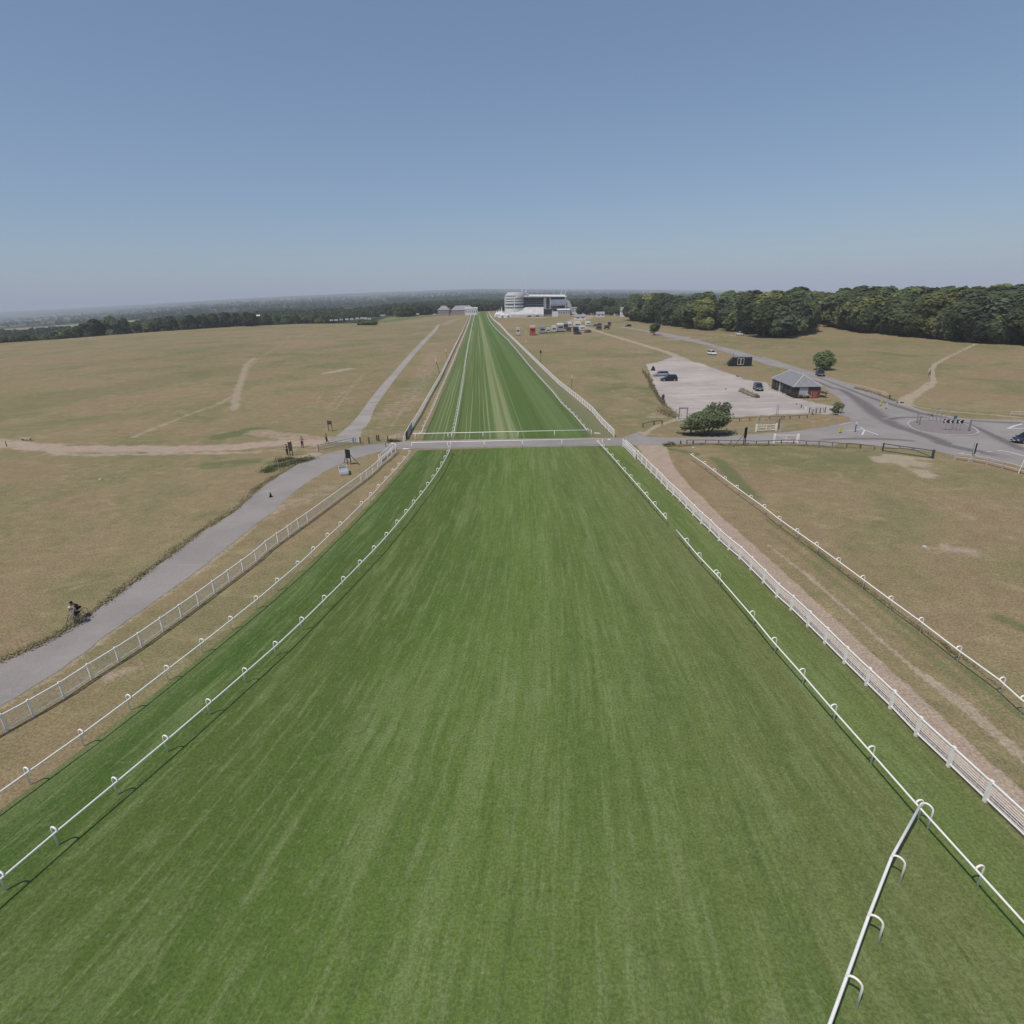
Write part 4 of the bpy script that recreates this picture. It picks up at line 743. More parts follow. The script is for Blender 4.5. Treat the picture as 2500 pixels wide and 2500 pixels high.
def marquee(i,x,y,r,h,where):
    o=thing('marquee','white pointed hospitality tent left of the grandstand, %s'%where,'tent',(x,y,0),rng.uniform(0,1),'pointed white tents by the grandstand'); m=MB(); m.box((0,0,1.2),(r*1.6,r*1.6,2.4)); part('tent_wall',m,GW,o)
    m=MB(); q=r*.86; pr=[(q,2.4),(q*.55,3.0+h*.1),(q*.22,2.4+h*.45),(.08,2.4+h)]; m.lathe([(a*1.2,b) for a,b in pr],4); part('tent_roof',m,GW,o)
for i,(px,wh) in enumerate([((255,880),'leftmost'),((300,870),'second from the left'),((345,880),'the tallest middle one'),((395,890),'fourth from the left'),((440,905),'rightmost by the tower'),((330,905),'in front of the middle one')]):
    (x,z),=[[(-10.28,3.54)],[(-7.83,3.99)],[(-5.41,3.42)],[(-2.63,3.2)],[(-0.3,2.76)],[(-5.93,2.9)]][i]; marquee(i,x,[625,625,625,600,590,590][i],[2.6,3,3,2.6,2.4,2.2][i],[4,5,7.2,4,2.6,2.4][i],wh)
(x0,z0),(x1,z1),(x2,_),(x3,z3),(x4,_),(x5,z5)=[(-77.87,3.45),(-64.86,10.9),(-62.85,3.09),(-37.04,10.9),(-46.69,3.71),(-32.91,7.43)]
blk('clubhouse','long grey-roofed brick house left of the far end of the track, left wing','house',x0,x1,690,12,0,z1*.55,BRICK,ROOFG,z1*.4,'grey roofed houses at the track end',5,True)
blk('clubhouse','long grey-roofed brick house left of the far end of the track, right wing','house',x2,x3,690,14,0,z3*.5,BRICK,ROOFG,z3*.42,'grey roofed houses at the track end',7,True)
blk('white_lodge','low white lodge with dark windows beside the left rail at the track end','building',x4,x5,684,8,0,z5*.95,GW,GW,.8,None,6)
def far_house(i,x,y,w_,h,where): 
    blk('white_house','small white gabled house %s'%where,'house',x-w_/2,x+w_/2,y,w_*.8,ground_z(x,y),ground_z(x,y)+h,GW,ROOFG if i%2 else GW,h*.5,'white houses among distant trees',0)
for i,(pt,yy,w_,h,wh) in enumerate([([(-337.34,5.49)],820,11,7,'among the distant trees above the left field'),([(-332.29,4.12)],1000,10,6,'high in the distant trees left of the track'),([(-356.63,3.92)],1000,6,4,'between two larger ones in the distant trees'),([(-165.5,11.38)],1500,7,6,'alone on the bluish hillside above the brick house'),([(-364.33,12.51)],640,7,5,'at the tree line of the left field'),([(-617.23,-9.85)],900,10,5,'beside the far pale field on the left')]):
    far_house(i,pt[0][0],yy,w_,h,wh)
for i,(px,h,w_,wh) in enumerate([((127.76,653.18),8,9,'tall and white in the gap left of the wood'),((133.06,659.31),6,7,'in the gap beside the tall white one'),((146.27,681.07),7,4,'narrow and half behind the leftmost crown of the wood'),((119.98,659.05),6,8,'grey and low, furthest left of the wood'),((76.41,635.62),4,9,'pale pink beside the white pavilion'),((106.36,693.18),4.5,7,'behind the low bushes near the far car rows')]):
    v=Vector(px).normalized()*[560,580,570,590,520,560][i]
    blk('pale_house','pale house with a grey roof, %s'%wh,'house',v.x-w_/2,v.x+w_/2,v.y,w_*.8,0,h*.62,GW,ROOFG,h*.4,'pale houses beyond the downs',2)
# the tea hut
def hut():
    a=Vector((63.4,130.0)); b=Vector((64.5,144.0)); u=(b-a).normalized(); n=Vector((u.y,-u.x)); L_=14.2; W_=6.4; ang=math.atan2(u.y,u.x)
    o=thing('timber_hut','dark timber refreshment hut with a grey hipped roof at the car park edge','hut',(a.x,a.y,0),ang)   # local x along the hut, local -y away from the car park
    D=mat('dark_stained_boards',(.060,.048,.043),.8,.2,3); RB=mat('red_brown_boards',(.125,.075,.062),.8,.15,3); RF=mat('grey_felt_roof',(.235,.228,.235),.8,.1,1.2,.2); CAP=mat('pale_ridge_cap',(.50,.48,.47),.7,.08,3)
    m=MB(); m.box((L_/2,-W_/2,1.25),(L_-.8,W_-.8,2.5)); part('wall',m,D,o)
    e=[(0,0,2.5),(L_,0,2.5),(L_,-W_,2.5),(0,-W_,2.5),(3.1,-W_/2,4.75),(L_-2.8,-W_/2,4.75)]
    m=MB(); m.add(e,[(0,1,5,4),(2,3,4,5),(1,2,5),(3,0,4),(3,2,1,0)]); rf=part('roof',m,RF,o)
    m=MB(); m.tube([e[4],e[0]],.11,6); m.tube([e[5],e[1]],.11,6); m.tube([e[4],e[5]],.08,6); m.tube([e[4],e[3]],.08,6); m.tube([e[5],e[2]],.08,6); part('ridge_cap',m,CAP,rf)
    m=MB(); m.box((.37,-2.55,1.25),(.08,1.9,2.1)); part('shutter',m,mat('pale_grey_shutter',(.40,.39,.40),.6,.06,3),o)
    m=MB(); m.box((.37,-4.9,1.2),(.08,2.6,2.2)); part('painted_boards',m,RB,o)
    for x in (2.2,4.6,7.4,10.6,12.6): m=MB(); m.box((x,-.37,1.35),(1.3,.08,1.3)); part('window',m,mat('dark_window',(.025,.025,.03),.3,.1,3,spec=.5),o)
    m=MB(); m.box((8.9,-.37,1.1),(.9,.08,2.1)); part('door',m,mat('pale_door',(.45,.43,.41),.6,.08,3),o)
    for x in (1,5.9,9.7,13.2): m=MB(); m.box((x,-.1,1.25),(.1,.1,2.4)); part('veranda_post',m,D,o)
    m=MB(); m.box((1.6,-W_-.9,1.0),(3.4,1.2,.06)); part('rear_lean_to',m,D,o)
hut()
# ------------------------------------------------------------------ vehicles
TYRE=mat('black_tyre',(.025,.025,.025),.9,.1,5); RIM=mat('alloy_rim',(.45,.45,.46),.35,.05,5,metal=.6); GLASS=mat('dark_car_glass',(.018,.02,.024),.08,.1,3,spec=.6); LAMP=mat('clear_lamp',(.75,.75,.74),.2,.05,3,spec=.6); RED=mat('red_lamp',(.35,.02,.02),.3,.05,3); TRIM=mat('black_trim',(.03,.03,.03),.7,.1,4); PLATE=mat('number_plate',(.7,.7,.65),.5,.05,3)
def paint(name,c,metal=.2): return mat(name,c,.28,.04,2,0,metal,.5)
def car(name,label,loc,rz,style,col,cat='car',group=None,L_=4.5,W_=1.82):
    """x forward; lower body lofted from stations, cabin with its own glass"""
    o=thing(name,label,cat,loc,rz,group); hl=L_/2; hw=W_/2
    H_={'estate':1.48,'suv':1.72,'hatch':1.5,'saloon':1.45,'pickup':1.75}[style]; sh=.92 if style in('suv','pickup') else .84; zb=.30 if style in('suv','pickup') else .22
    st=[(-hl,.80,zb+.12,sh-.10),(-hl+.18,.93,zb,sh),(-hl*.5,1,zb,sh+.02),(.1,1,zb,sh),(hl*.42,1,zb,sh-.02),(hl-.55,.97,zb,sh-.13),(hl-.15,.88,zb+.04,sh-.22),(hl,.70,zb+.14,sh-.34)]
    m=MB(); n=8
    for x,k,a,b in st:
        w=hw*k; m.v+= [(x,-w*.9,a),(x,-w,a+.14),(x,-w,(a+b)/2+.08),(x,-w*.93,b),(x,w*.93,b),(x,w,(a+b)/2+.08),(x,w,a+.14),(x,w*.9,a)]
    for i in range(len(st)-1):
        for k in range(n): m.f.append((i*n+k,i*n+(k+1)%n,(i+1)*n+(k+1)%n,(i+1)*n+k))
    m.f.append(tuple(range(n))); m.f.append(tuple(range((len(st)-1)*n,len(st)*n)))
    # cabin
    if style=='estate': c=[(-hl+.12,sh),(-hl+.55,H_-.03),(.25,H_),(1.05,sh-.02)]
    elif style=='suv': c=[(-hl+.10,sh),(-hl+.42,H_-.02),(.30,H_),(1.0,sh-.02)]
    elif style=='hatch': c=[(-hl+.15,sh),(-hl+.70,H_-.03),(.20,H_),(1.05,sh-.02)]
    elif style=='saloon': c=[(-hl+.60,sh),(-hl+1.25,H_-.03),(.15,H_),(1.05,sh-.02)]
    else: c=[(-.45,sh),(-.30,H_-.02),(.55,H_),(1.25,sh-.02)]
    wb,wt=hw*.93,hw*.74; o_=len(m.v)
    for (x,z),w in zip(c,(wb,wt,wt,wb)): m.v+=[(x,-w,z),(x,w,z)]
    for a,b in ((0,1),(1,2),(2,3)): m.f.append((o_+2*a,o_+2*a+1,o_+2*b+1,o_+2*b))
    for s in (0,1): m.f.append(tuple(o_+2*k+s for k in range(4)))
    part('body',m,col,o)
    # glass: windscreen, rear screen and two sides, each 8 mm proud of the cabin
    C=[Vector((x,0,z)) for x,z in c]
    def pane(nm,pts):
        q=MB(); q.add(pts,[tuple(range(len(pts)))]); part(nm,q,GLASS,o)
    for nm,i,j in (('windscreen',3,2),('rear_window',0,1)):
        a,b=C[i],C[j]; nn=Vector((b.z-a.z,0,-(b.x-a.x))); nn=nn.normalized()*(1 if (nn.x>0)==(nm=='windscreen') else -1)*.012
        pts=[]
        for t,s in ((.08,-1),(.08,1),(.92,1),(.92,-1)): p=a.lerp(b,t); w=(wb+(wt-wb)*t)*.9; pts.append((p.x+nn.x,s*w,p.z+nn.z))
        pane(nm,pts)
    for s in (-1,1):
        lo0,lo1,hi0,hi1=C[0].lerp(C[1],.12),C[3].lerp(C[2],.12),C[1].lerp(C[0],.12),C[2].lerp(C[3],.12)
        f=lambda p,t:(p.x,s*(wb+(wt-wb)*t+.012),p.z); x0,x1=lo0.x+.12,lo1.x-.12
        pane('side_window',[(x0,s*(wb+(wt-wb)*.12+.012),lo0.z),(x1,s*(wb+(wt-wb)*.12+.012),lo0.z),(hi1.x-.05,s*(wb+(wt-wb)*.88+.012),hi1.z),(hi0.x+.05,s*(wb+(wt-wb)*.88+.012),hi1.z)])
    r=.34 if style in('suv','pickup') else .31
    wm=MB(); wm.lathe([(r*.55,-.1),(r*.97,-.1),(r,-.05),(r,.05),(r*.97,.1),(r*.55,.1)],16); wme=wm.mesh('tyre',TYRE,True); rm=MB(); rm.lathe([(r*.2,-.115),(r*.62,-.105),(r*.62,.105),(r*.2,.115)],12); rme=rm.mesh('rim',RIM)
    for x in (-hl*.62,hl*.60):
        for s in (-1,1):
            wo=obj('wheel',wme,o,(x,s*(hw-.09),r)); wo.rotation_euler=(PI/2,0,0); obj('rim',rme,wo)
    for s in (-1,1):
        q=MB(); q.box((hl-.16,s*hw*.62,sh-.30),(.22,.34,.15)); part('headlight',q,LAMP,o); q=MB(); q.box((-hl+.06,s*hw*.72,sh-.14),(.12,.22,.22)); part('tail_light',q,RED,o)
        q=MB(); q.box((.95,s*(hw+.08),sh+.05),(.12,.18,.13)); part('wing_mirror',q,col,o)
    q=MB(); q.box((hl-.03,0,zb+.16),(.14,W_*.62,.16)); part('bumper_grille',q,TRIM,o)
    q=MB(); q.box((hl+.02,0,zb+.2),(.06,.5,.11)); part('number_plate',q,PLATE,o)
    if style=='pickup':
        q=MB(); q.box((-hl*.55,0,sh+.12),(hl*.95,W_*.9,.05)); part('load_cover',q,TRIM,o)
    return o
SILVER=paint('silver_paint',(.42,.43,.46),.5); BLACKP=paint('black_paint',(.018,.018,.021)); BLUEG=paint('blue_grey_paint',(.12,.135,.18),.5); NAVY=paint('dark_blue_paint',(.035,.042,.065),.3); DGREEN=paint('dark_grey_green_paint',(.04,.05,.055),.3); WHITEP=paint('white_paint',(.72,.72,.71),0)
def at2(a,b): 
    a,b=Vector(a),Vector(b); m=(a+b)/2; return (m.x,m.y,.024),math.atan2(b.y-a.y,b.x-a.x)
l,a=at2((46.26,169.71),(41.8,169.47)); car('parked_car','silver estate car parked facing left beside the black one in the car park',(l[0],l[1]+.6,.02),a,'estate',SILVER,group='parked cars')
l,a=at2((46.07,159.63),(41.41,159.97)); car('parked_car','black sport utility car parked facing left in front of the silver one',(l[0],l[1]+.6,.02),a,'suv',BLACKP,group='parked cars',L_=4.6,W_=1.88)
l,a=at2((61.41,145.84),(60.05,138.29)); car('parked_car','blue-grey car parked by the earth mound in front of the timber hut',(l[0],l[1],.02),a,'suv',BLUEG,group='parked cars',L_=4.2)
l,a=at2((87.66,167.12),(85.38,159.12)); car('driving_car','dark green-grey car driving on the road in front of the round tree',(l[0],l[1],.03),a,'suv',DGREEN,L_=4.4)
l,a=at2((81.79,88.05),(78.14,86.75)); car('driving_car','dark blue car at the right edge of the picture approaching the roundabout',(l[0]+.6,l[1]+.3,.03),a-.25,'hatch',NAVY,L_=4.3)
l,a=at2((75.57,223.99),(76.49,220.3)); car('white_car','white car with dark windows parked on the grass by the far road',(l[0],l[1],.0),a,'suv',WHITEP,L_=4.4)
l,a=at2((120.86,307.48),(118.42,312.2)); car('white_pickup','white pickup parked in the shade at the edge of the wood',(l[0],l[1],0),a,'pickup',WHITEP,L_=5.2)
def black_trailer():
    a,b=Vector((69.9,188.06)),Vector((76.9,186.92)); d=b-a; L_=d.length; o=thing('black_trailer','black windowless trailer with sloping nose and white framed panels by the road','trailer',(a.x,a.y,0),math.atan2(d.y,d.x)); BK=mat('matt_black_panel',(.025,.024,.026),.6,.1,3)
    m=MB(); m.extrude([(0,.45),(.1,.95),(1.7,2.75),(L_,2.75),(L_,.3),(.3,.3)],0,2.5); part('body',m,BK,o)
    m=MB(); m.box((L_*.58,1.25,2.78),(L_*.78,2.4,.05)); part('roof_panel',m,mat('grey_roof_panel',(.22,.225,.235),.6,.08,2),o)
    for x in (.39,.53): 
        f=MB()
        for c,s in (((L_*(x+.065),-.02,.5),(L_*.13,.05,.07)),((L_*(x+.065),-.02,2.4),(L_*.13,.05,.07)),((L_*x+.03,-.022,1.45),(.07,.05,1.9)),((L_*(x+.13)-.03,-.022,1.45),(.07,.05,1.9))): f.box(c,s)
        part('panel_frame',f,WPAINT,o)
    for x in (.55,.7): 
        for y in (.1,2.4): wm=MB(); wm.lathe([(.2,-.1),(.32,-.1),(.33,0),(.32,.1),(.2,.1)],14); w=part('wheel',wm,TYRE,o,(L_*x,y,.33)); w.rotation_euler=(PI/2,0,0)
    m=MB(); m.tube([(0,1.25,.5),(-1.3,1.25,.45)],.06,6); part('tow_bar',m,TRIM,o)
    m=MB(); m.tube([(1.6,1.6,2.7),(1.6,1.6,3.9)],.05,6); part('roof_vent',m,TRIM,o)
black_trailer()
# fairground lorries, caravans and cars parked in rows this side of the grandstand
def box_truck(name,label,x0,x1,h,y,wall,top=None,cat='lorry',d=6.5,group='vehicles parked before the grandstand'):
    w_=x1-x0; o=thing(name,label,cat,((x0+x1)/2,y,0),0,group); m=MB(); m.box((0,d/2,h*.42+.45),(w_,d,h*.72)); part('body',m,wall,o)
    m=MB(); m.box((0,d/2,h-.22*h*.5+.2),(w_*.96,d*.98,h*.22)); part('roof_section',m,top or wall,o)
    m=MB(); m.box((0,-.04,h*.62),(w_*.7,.1,h*.18)); part('window',m,GLASS,o)
    for s in (-1,1):
        for yy in (d*.2,d*.8): wm=MB(); wm.lathe([(.2,-.12),(.42,-.12),(.44,0),(.42,.12),(.2,.12)],12); q=part('wheel',wm,TYRE,o,(s*(w_/2-.14),yy,.43)); q.rotation_euler=(0,PI/2,0)
    return o
RDP=paint('red_vehicle_paint',(.42,.055,.045),0); PINKW=mat('pink_white_panel',(.62,.50,.48),.6,.05,1); CREAM=mat('cream_panel',(.60,.58,.52),.6,.05,1); GREYP=mat('grey_panel',(.30,.30,.31),.6,.06,1); LILAC=mat('lilac_grey_panel',(.36,.345,.38),.6,.06,1); DARKP=mat('charcoal_panel',(.085,.082,.085),.6,.1,1); DRED=mat('dark_red_panel',(.115,.06,.055),.6,.1,1)
def veh(x0,x1,yt,yb): return (x0,x1,yt,yb)
for nm,lb,ct,fr,wl,tp,d in [
 ('ticket_kiosk','small cream kiosk, the leftmost of the fairground row, on dry grass','kiosk',([(5,348.3),(7.1,347.5)],[(5.78,4.22)]),CREAM,PINKW,2.5),
 ('red_lorry','red lorry with a pale pink top standing second in the fairground row','lorry',([(12.9,345.5),(16,344.3)],[(13.82,4.89)]),RDP,PINKW,6),
 ('grey_lorry','plain grey lorry between the red lorry and the small cream van','lorry',([(19.2,356.9),(22.4,357.9)],[(19.88,3.96)]),GREYP,GREYP,7),
 ('cream_van','small cream van between the grey lorry and the larger cream lorry','van',([(23.5,361.9),(25.5,361.1)],[(23.84,2.7)]),CREAM,CREAM,4),
 ('cream_lorry','tall cream lorry left of the lilac-grey lorry','lorry',([(26.8,365.2),(29.6,364.1)],[(27.35,3.49)]),CREAM,CREAM,6),
 ('lilac_lorry','large lilac-grey lorry with a white top in the middle of the fairground row','lorry',([(30.5,367.9),(34.2,366.4)],[(31.69,4.62)]),LILAC,GW,8),
 ('charcoal_lorry','charcoal lorry behind the lilac-grey lorry','lorry',([(36.4,397.1),(39.8,395.7)],[(37.87,3.25)]),DARKP,GREYP,7),
 ('dark_red_van','low dark red van below the white lorries','van',([(36.3,369.7),(38.8,368.8)],[(37.12,2.4)]),DRED,DARKP,5),
 ('white_lorry','tall narrow white lorry beside the charcoal one','lorry',([(40.6,404.4),(43.1,403.3)],[(42,3.33)]),GW,GW,7),
 ('white_lorry','wide white lorry, the tallest at the right of the fairground row','lorry',([(44.7,404.1),(49.1,402.2)],[(47.08,3.45)]),GW,CREAM,8),
 ('black_lorry','blue-black lorry parked in front of the wide white one','lorry',([(39.1,354.9),(41.8,353.9)],[(39.82,3.26)]),NAVY,DARKP,6),
 ('white_caravan','long low white caravan right of the blue-black lorry','caravan',([(44.6,376.2),(48.6,374.6)],[(46.02,2.61)]),GW,GW,3),
 ('white_square_van','square white van standing alone at the top of the pale track','van',([(54.8,423.7),(58.1,422.2)],[(57.84,2.62)]),GW,GW,5),
 ('black_van','black van to the right of the pale track','van',([(56.3,380.3),(59.1,379.1)],[(57.77,2.19)]),DARKP,DARKP,5),
 ('dark_stall','dark stall with an awning beside the black van','stall',([(61.4,382),(64.4,380.8)],[(62.88,2.19)]),DARKP,DRED,3),
 ('dark_tower','dark mobile lighting tower behind the dark stall','tower',([(69,415.7),(71,414.8)],[(71.63,2.91)]),DARKP,GREYP,2)]:
    (xa,ya),(xb,yb)=fr[0]; z=fr[1][0][1]; box_truck(nm,lb,xa,xb,max(z,1.6),(ya+yb)/2,wl,tp,ct,d)
for i,(px,c,lb) in enumerate([((47.08,355.76),DARKP,'dark grey car by the long white caravan'),((60.17,415.8),BLUEG,'blue-grey car left of the black van'),((64.06,425.84),NAVY,'dark blue car behind the black van'),((80.61,404.37),BLACKP,'black car on the far road left of the goblet-shaped tree'),((39.91,343.91),BLACKP,'black car in front of the blue-black lorry'),((21.2,591.5),BLACKP,'dark car on the pale apron below the white terrace'),((28.98,592.91),BLUEG,'bluish car on the pale apron, right of the dark one'),((18.31,632.61),SILVER,'grey car on the pale apron under the terrace, left of the dark one')]):
    car('distant_car','small '+lb,(px[0],px[1],0),rng.uniform(2.6,3.6),'hatch',c,group='distant cars')
# white caravans at the tree line left of the track
for i,(px,yy,lb) in enumerate([([(-172.47,2.16)],600,'leftmost, half behind the bushes'),([(-167.78,2.23)],600,'second from the left'),([(-162.75,2.52)],600,'third from the left'),([(-159.73,2.32)],610,'fourth from the left'),([(-154.95,2.51)],610,'fifth from the left'),([(-149.5,2.98)],610,'sixth from the left'),([(-144.72,3.16)],610,'seventh from the left'),([(-140.95,2.77)],610,'eighth from the left'),([(-139.1,2.84)],600,'ninth, above the dark bushes'),([(-135.05,2.74)],600,'tenth, ending the cluster'),([(-141.35,2.61)],690,'eleventh, alone past the cluster'),([(-138.85,2.55)],690,'twelfth, touching the eleventh'),([(-120.82,3.81)],690,'thirteenth, mid green meadow edge'),([(-116.17,3.7)],690,'fourteenth, right of the thirteenth'),([(-100.47,2.98)],690,'fifteenth, under the darkest trees'),([(-81.9,2.19)],690,'sixteenth, left of the brick house')]):
    (x,z),=px; o=thing('white_caravan','tiny white caravan at the far left tree line, %s'%lb,'caravan',(x,yy,max(z-1.6,-8)),rng.uniform(-.4,.4),'caravans at the distant tree line'); o.scale=(.55,.55,.6); m=MB(); m.extrude([(-2.8,.4),(-3.0,1.2),(-2.4,2.7),(2.4,2.7),(2.9,1.3),(2.6,.4)],-1.1,1.1); part('body',m,GW,o); m=MB(); m.box((0,-1.12,1.7),(3,.05,.6)); part('window',m,GLASS,o)
for i,(px,wd,lb) in enumerate([((-123.96,521.35),1.6,'left of the pair below the caravans'),((-119.85,516.45),1.5,'darkest one below the caravans'),((-113.79,514.6),1.7,'right-hand one below the caravans'),((-176.85,577.18),1.4,'pale one standing alone')]):
    bush('round_bush','round bush on the brow left of the track, %s'%lb,(px[0],px[1],-.5),4.5*wd/1.5,4.6,700,.75,LEAF if i!=3 else LEAFL,70+i,trunk=0)
# ------------------------------------------------------------------ people
SKIN=mat('skin',(.42,.27,.20),.6,.05,5); HAIRD=mat('dark_hair',(.03,.022,.018),.8,.1,9)
def skin_mesh(name,V,E,Rr,m,root=0,sub=1):
    me=bpy.data.meshes.new(name+'_bones'); me.from_pydata(V,E,[]); me.update(); o=bpy.data.objects.new(name+'_bones',me); COL.objects.link(o)
    sk=o.modifiers.new('skin','SKIN'); sk.use_smooth_shade=True; ss=o.modifiers.new('sub','SUBSURF'); ss.levels=sub; ss.render_levels=sub
    for i,r in enumerate(Rr): me.skin_vertices[0].data[i].radius=(r,r) if isinstance(r,(int,float)) else r; me.skin_vertices[0].data[i].use_root=(i==root)
    dg=bpy.context.evaluated_depsgraph_get(); dg.update(); out=bpy.data.meshes.new_from_object(o.evaluated_get(dg)); out.name=name; bpy.data.objects.remove(o); out.materials.clear(); out.materials.append(m); out.polygons.foreach_set('use_smooth',[True]*len(out.polygons)); return out
def person(label,loc,rz,pose,shirt,legs,group=None,hair=HAIRD,scale=1.0,shorts=False,helmet=None):
    """faces +x; the joints carry the pose"""
    J=dict(pelvis=(0,0,.95),spine=(.0,0,1.14),chest=(.01,0,1.34),neck=(.015,0,1.49),head=(.03,0,1.63),crown=(.02,0,1.74),nose=(.125,0,1.625))
    for s,k in ((1,'l'),(-1,'r')):
        J.update({'hip'+k:(0,s*.095,.90),'knee'+k:(.03,s*.10,.49),'ankle'+k:(-.02,s*.10,.09),'toe'+k:(.16,s*.12,.035),'sh'+k:(.0,s*.19,1.42),'el'+k:(-.04,s*.26,1.15),'wr'+k:(.06,s*.27,.92)})
    if pose=='walk':
        J.update(kneel=(.20,.10,.52),anklel=(.26,.10,.10),toel=(.43,.11,.06),kneer=(-.04,-.10,.48),ankler=(-.28,-.10,.13),toer=(-.14,-.11,.03),ell=(-.16,.25,1.17),wrl=(-.14,.27,.93),elr=(.10,-.25,1.15),wrr=(.24,-.24,.97))
    if pose=='ride':
        J.update(pelvis=(-.22,0,1.0),spine=(-.12,0,1.17),chest=(.04,0,1.33),neck=(.14,0,1.44),head=(.22,0,1.55),crown=(.23,0,1.67),nose=(.32,0,1.53),hipl=(-.2,.09,.95),hipr=(-.2,-.09,.95),kneel=(.16,.11,.80),anklel=(.05,.11,.42),toel=(.21,.12,.38),kneer=(.12,-.11,.58),ankler=(-.06,-.11,.18),toer=(.10,-.12,.14),shl=(.05,.18,1.38),shr=(.05,-.18,1.38),ell=(.24,.24,1.18),elr=(.24,-.24,1.18),wrl=(.46,.22,1.05),wrr=(.46,-.22,1.05))
    if pose=='lean':
        J.update(ell=(.12,.23,1.18),wrl=(.30,.16,1.2),elr=(.10,-.24,1.15),wrr=(.28,-.16,1.16))
    rad=dict(pelvis=(.135,.10),spine=(.125,.09),chest=(.15,.10),neck=.055,head=.092,crown=.068,nose=.018)
    for k in 'lr': rad.update({'hip'+k:.085,'knee'+k:.058,'ankle'+k:.038,'toe'+k:.034,'sh'+k:.058,'el'+k:.042,'wr'+k:.028})
    E=[('pelvis','spine'),('spine','chest'),('chest','neck'),('neck','head'),('head','crown'),('head','nose')]
    for k in 'lr':
        E+=[('pelvis','hip'+k),('hip'+k,'knee'+k),('knee'+k,'ankle'+k),('ankle'+k,'toe'+k),('chest','sh'+k),('sh'+k,'el'+k),('el'+k,'wr'+k)]
        w=Vector(J['wr'+k]); d=(w-Vector(J['el'+k])).normalized(); sd=Vector((1,0,0)) if abs(d.x)<.7 else Vector((0,1,0)); p=w+d*.07; J['palm'+k]=tuple(p); rad['palm'+k]=(.032,.016); E.append(('wr'+k,'palm'+k))
        for f,(off,ln) in enumerate(((-.03,.07),(-.01,.08),(.01,.078),(.03,.06))):
            a=p+sd*off+d*ln*.6; b=p+sd*off+d*ln+Vector((.012,0,-.005)); J['f%d'%f+k]=tuple(a); J['g%d'%f+k]=tuple(b); rad['f%d'%f+k]=.009; rad['g%d'%f+k]=.008; E+=[('palm'+k,'f%d'%f+k),('f%d'%f+k,'g%d'%f+k)]
        a=w+d*.035+sd*.045; b=a+d*.035+sd*.012; J['ta'+k]=tuple(a); J['tb'+k]=tuple(b); rad['ta'+k]=.011; rad['tb'+k]=.009; E+=[('wr'+k,'ta'+k),('ta'+k,'tb'+k)]
    o=thing('person',label,'person',loc,rz,group); o.scale=(scale,)*3
    def sub(name,keys,grow,m):
        ks=[k for k in J if k in keys]; ix={k:i for i,k in enumerate(ks)}; ee=[(ix[a],ix[b]) for a,b in E if a in ix and b in ix]
        rr=[]
        for k in ks: r=rad[k]; rr.append(tuple(q+grow for q in r) if isinstance(r,tuple) else r+grow)
        return obj(name,skin_mesh(name,[J[k] for k in ks],ee,rr,m,0),o)
    sub('body',set(J),0,SKIN)
    sub('shirt',{'pelvis','spine','chest','shl','shr','ell','elr'},.016,shirt)
    sub('shorts' if shorts else 'trousers',{'pelvis','hipl','hipr','kneel','kneer'}|(set() if shorts else {'anklel','ankler'}),.020,legs)
    hd=Vector(J['head']); c=Vector(J['crown'])
    m=MB(); m.lathe([(.112,-.02),(.118,.05),(.10,.11),(.05,.145)] if helmet else [(.100,-.01),(.106,.05),(.088,.105),(.04,.13)],12,tuple(hd+Vector((-.018,0,.0)))); part('helmet' if helmet else 'hair',m,helmet or hair,o,smooth=True)
    for k in 'lr': a,b=Vector(J['ankle'+k]),Vector(J['toe'+k]); m=MB(); m.tube([a-Vector((.04,0,.04)),(a+b)/2-Vector((0,0,.015)),b+(b-a).normalized()*.04],[.045,.05,.035],8); part('shoe',m,TRIM if pose!='walk' else mat('pale_shoe',(.5,.48,.46),.7,.05,5),o,smooth=True)
    e=MB()
    for s in (-1,1): q=hd+Vector((.088,s*.033,.012)); e.lathe([(.004,-.008),(.012,0),(.004,.008)],6,tuple(q))
    part('eyes',e,HAIRD,o); return o
BLK=mat('black_cloth',(.018,.017,.018),.9,.1,6); DGY=mat('dark_grey_cloth',(.055,.05,.05),.9,.1,6); WHT=mat('white_cloth',(.62,.58,.55),.9,.05,6); TANC=mat('tan_cloth',(.36,.27,.20),.9,.05,6); MAR=mat('maroon_cloth',(.10,.035,.035),.9,.1,6); GRC=mat('grey_cloth',(.22,.21,.21),.9,.05,6)
p=(-35.29,96.23); person('person in pale top and dark trousers standing on the brown path left of the road',(p[0],p[1],0),-1.2,'stand',TANC,BLK,scale=1.08)
p=(-31.79,98.43); person('person dressed all in black walking behind the white field gate',(p[0],p[1],0),.4,'walk',BLK,BLK)
p=(-36.16,91.38); person('person in grey leaning by the dark boards at the bramble verge',(p[0],p[1],0),-.3,'lean',GRC,DGY,scale=1.05)
p=(65.92,139.23); person('person in white standing at the open door of the timber hut',(p[0]-.5,p[1],0),3.0,'stand',WHT,DGY,scale=.95)
p=(64.91,135.26); person('person in white shirt and dark trousers outside the hut, nearer the corner',(p[0]-.4,p[1],0),2.6,'stand',WHT,BLK,scale=.95)
p=(112.66,156.85); person('person in maroon walking on the worn footpath across the right meadow',(p[0],p[1],0),2.0,'walk',MAR,DGY)
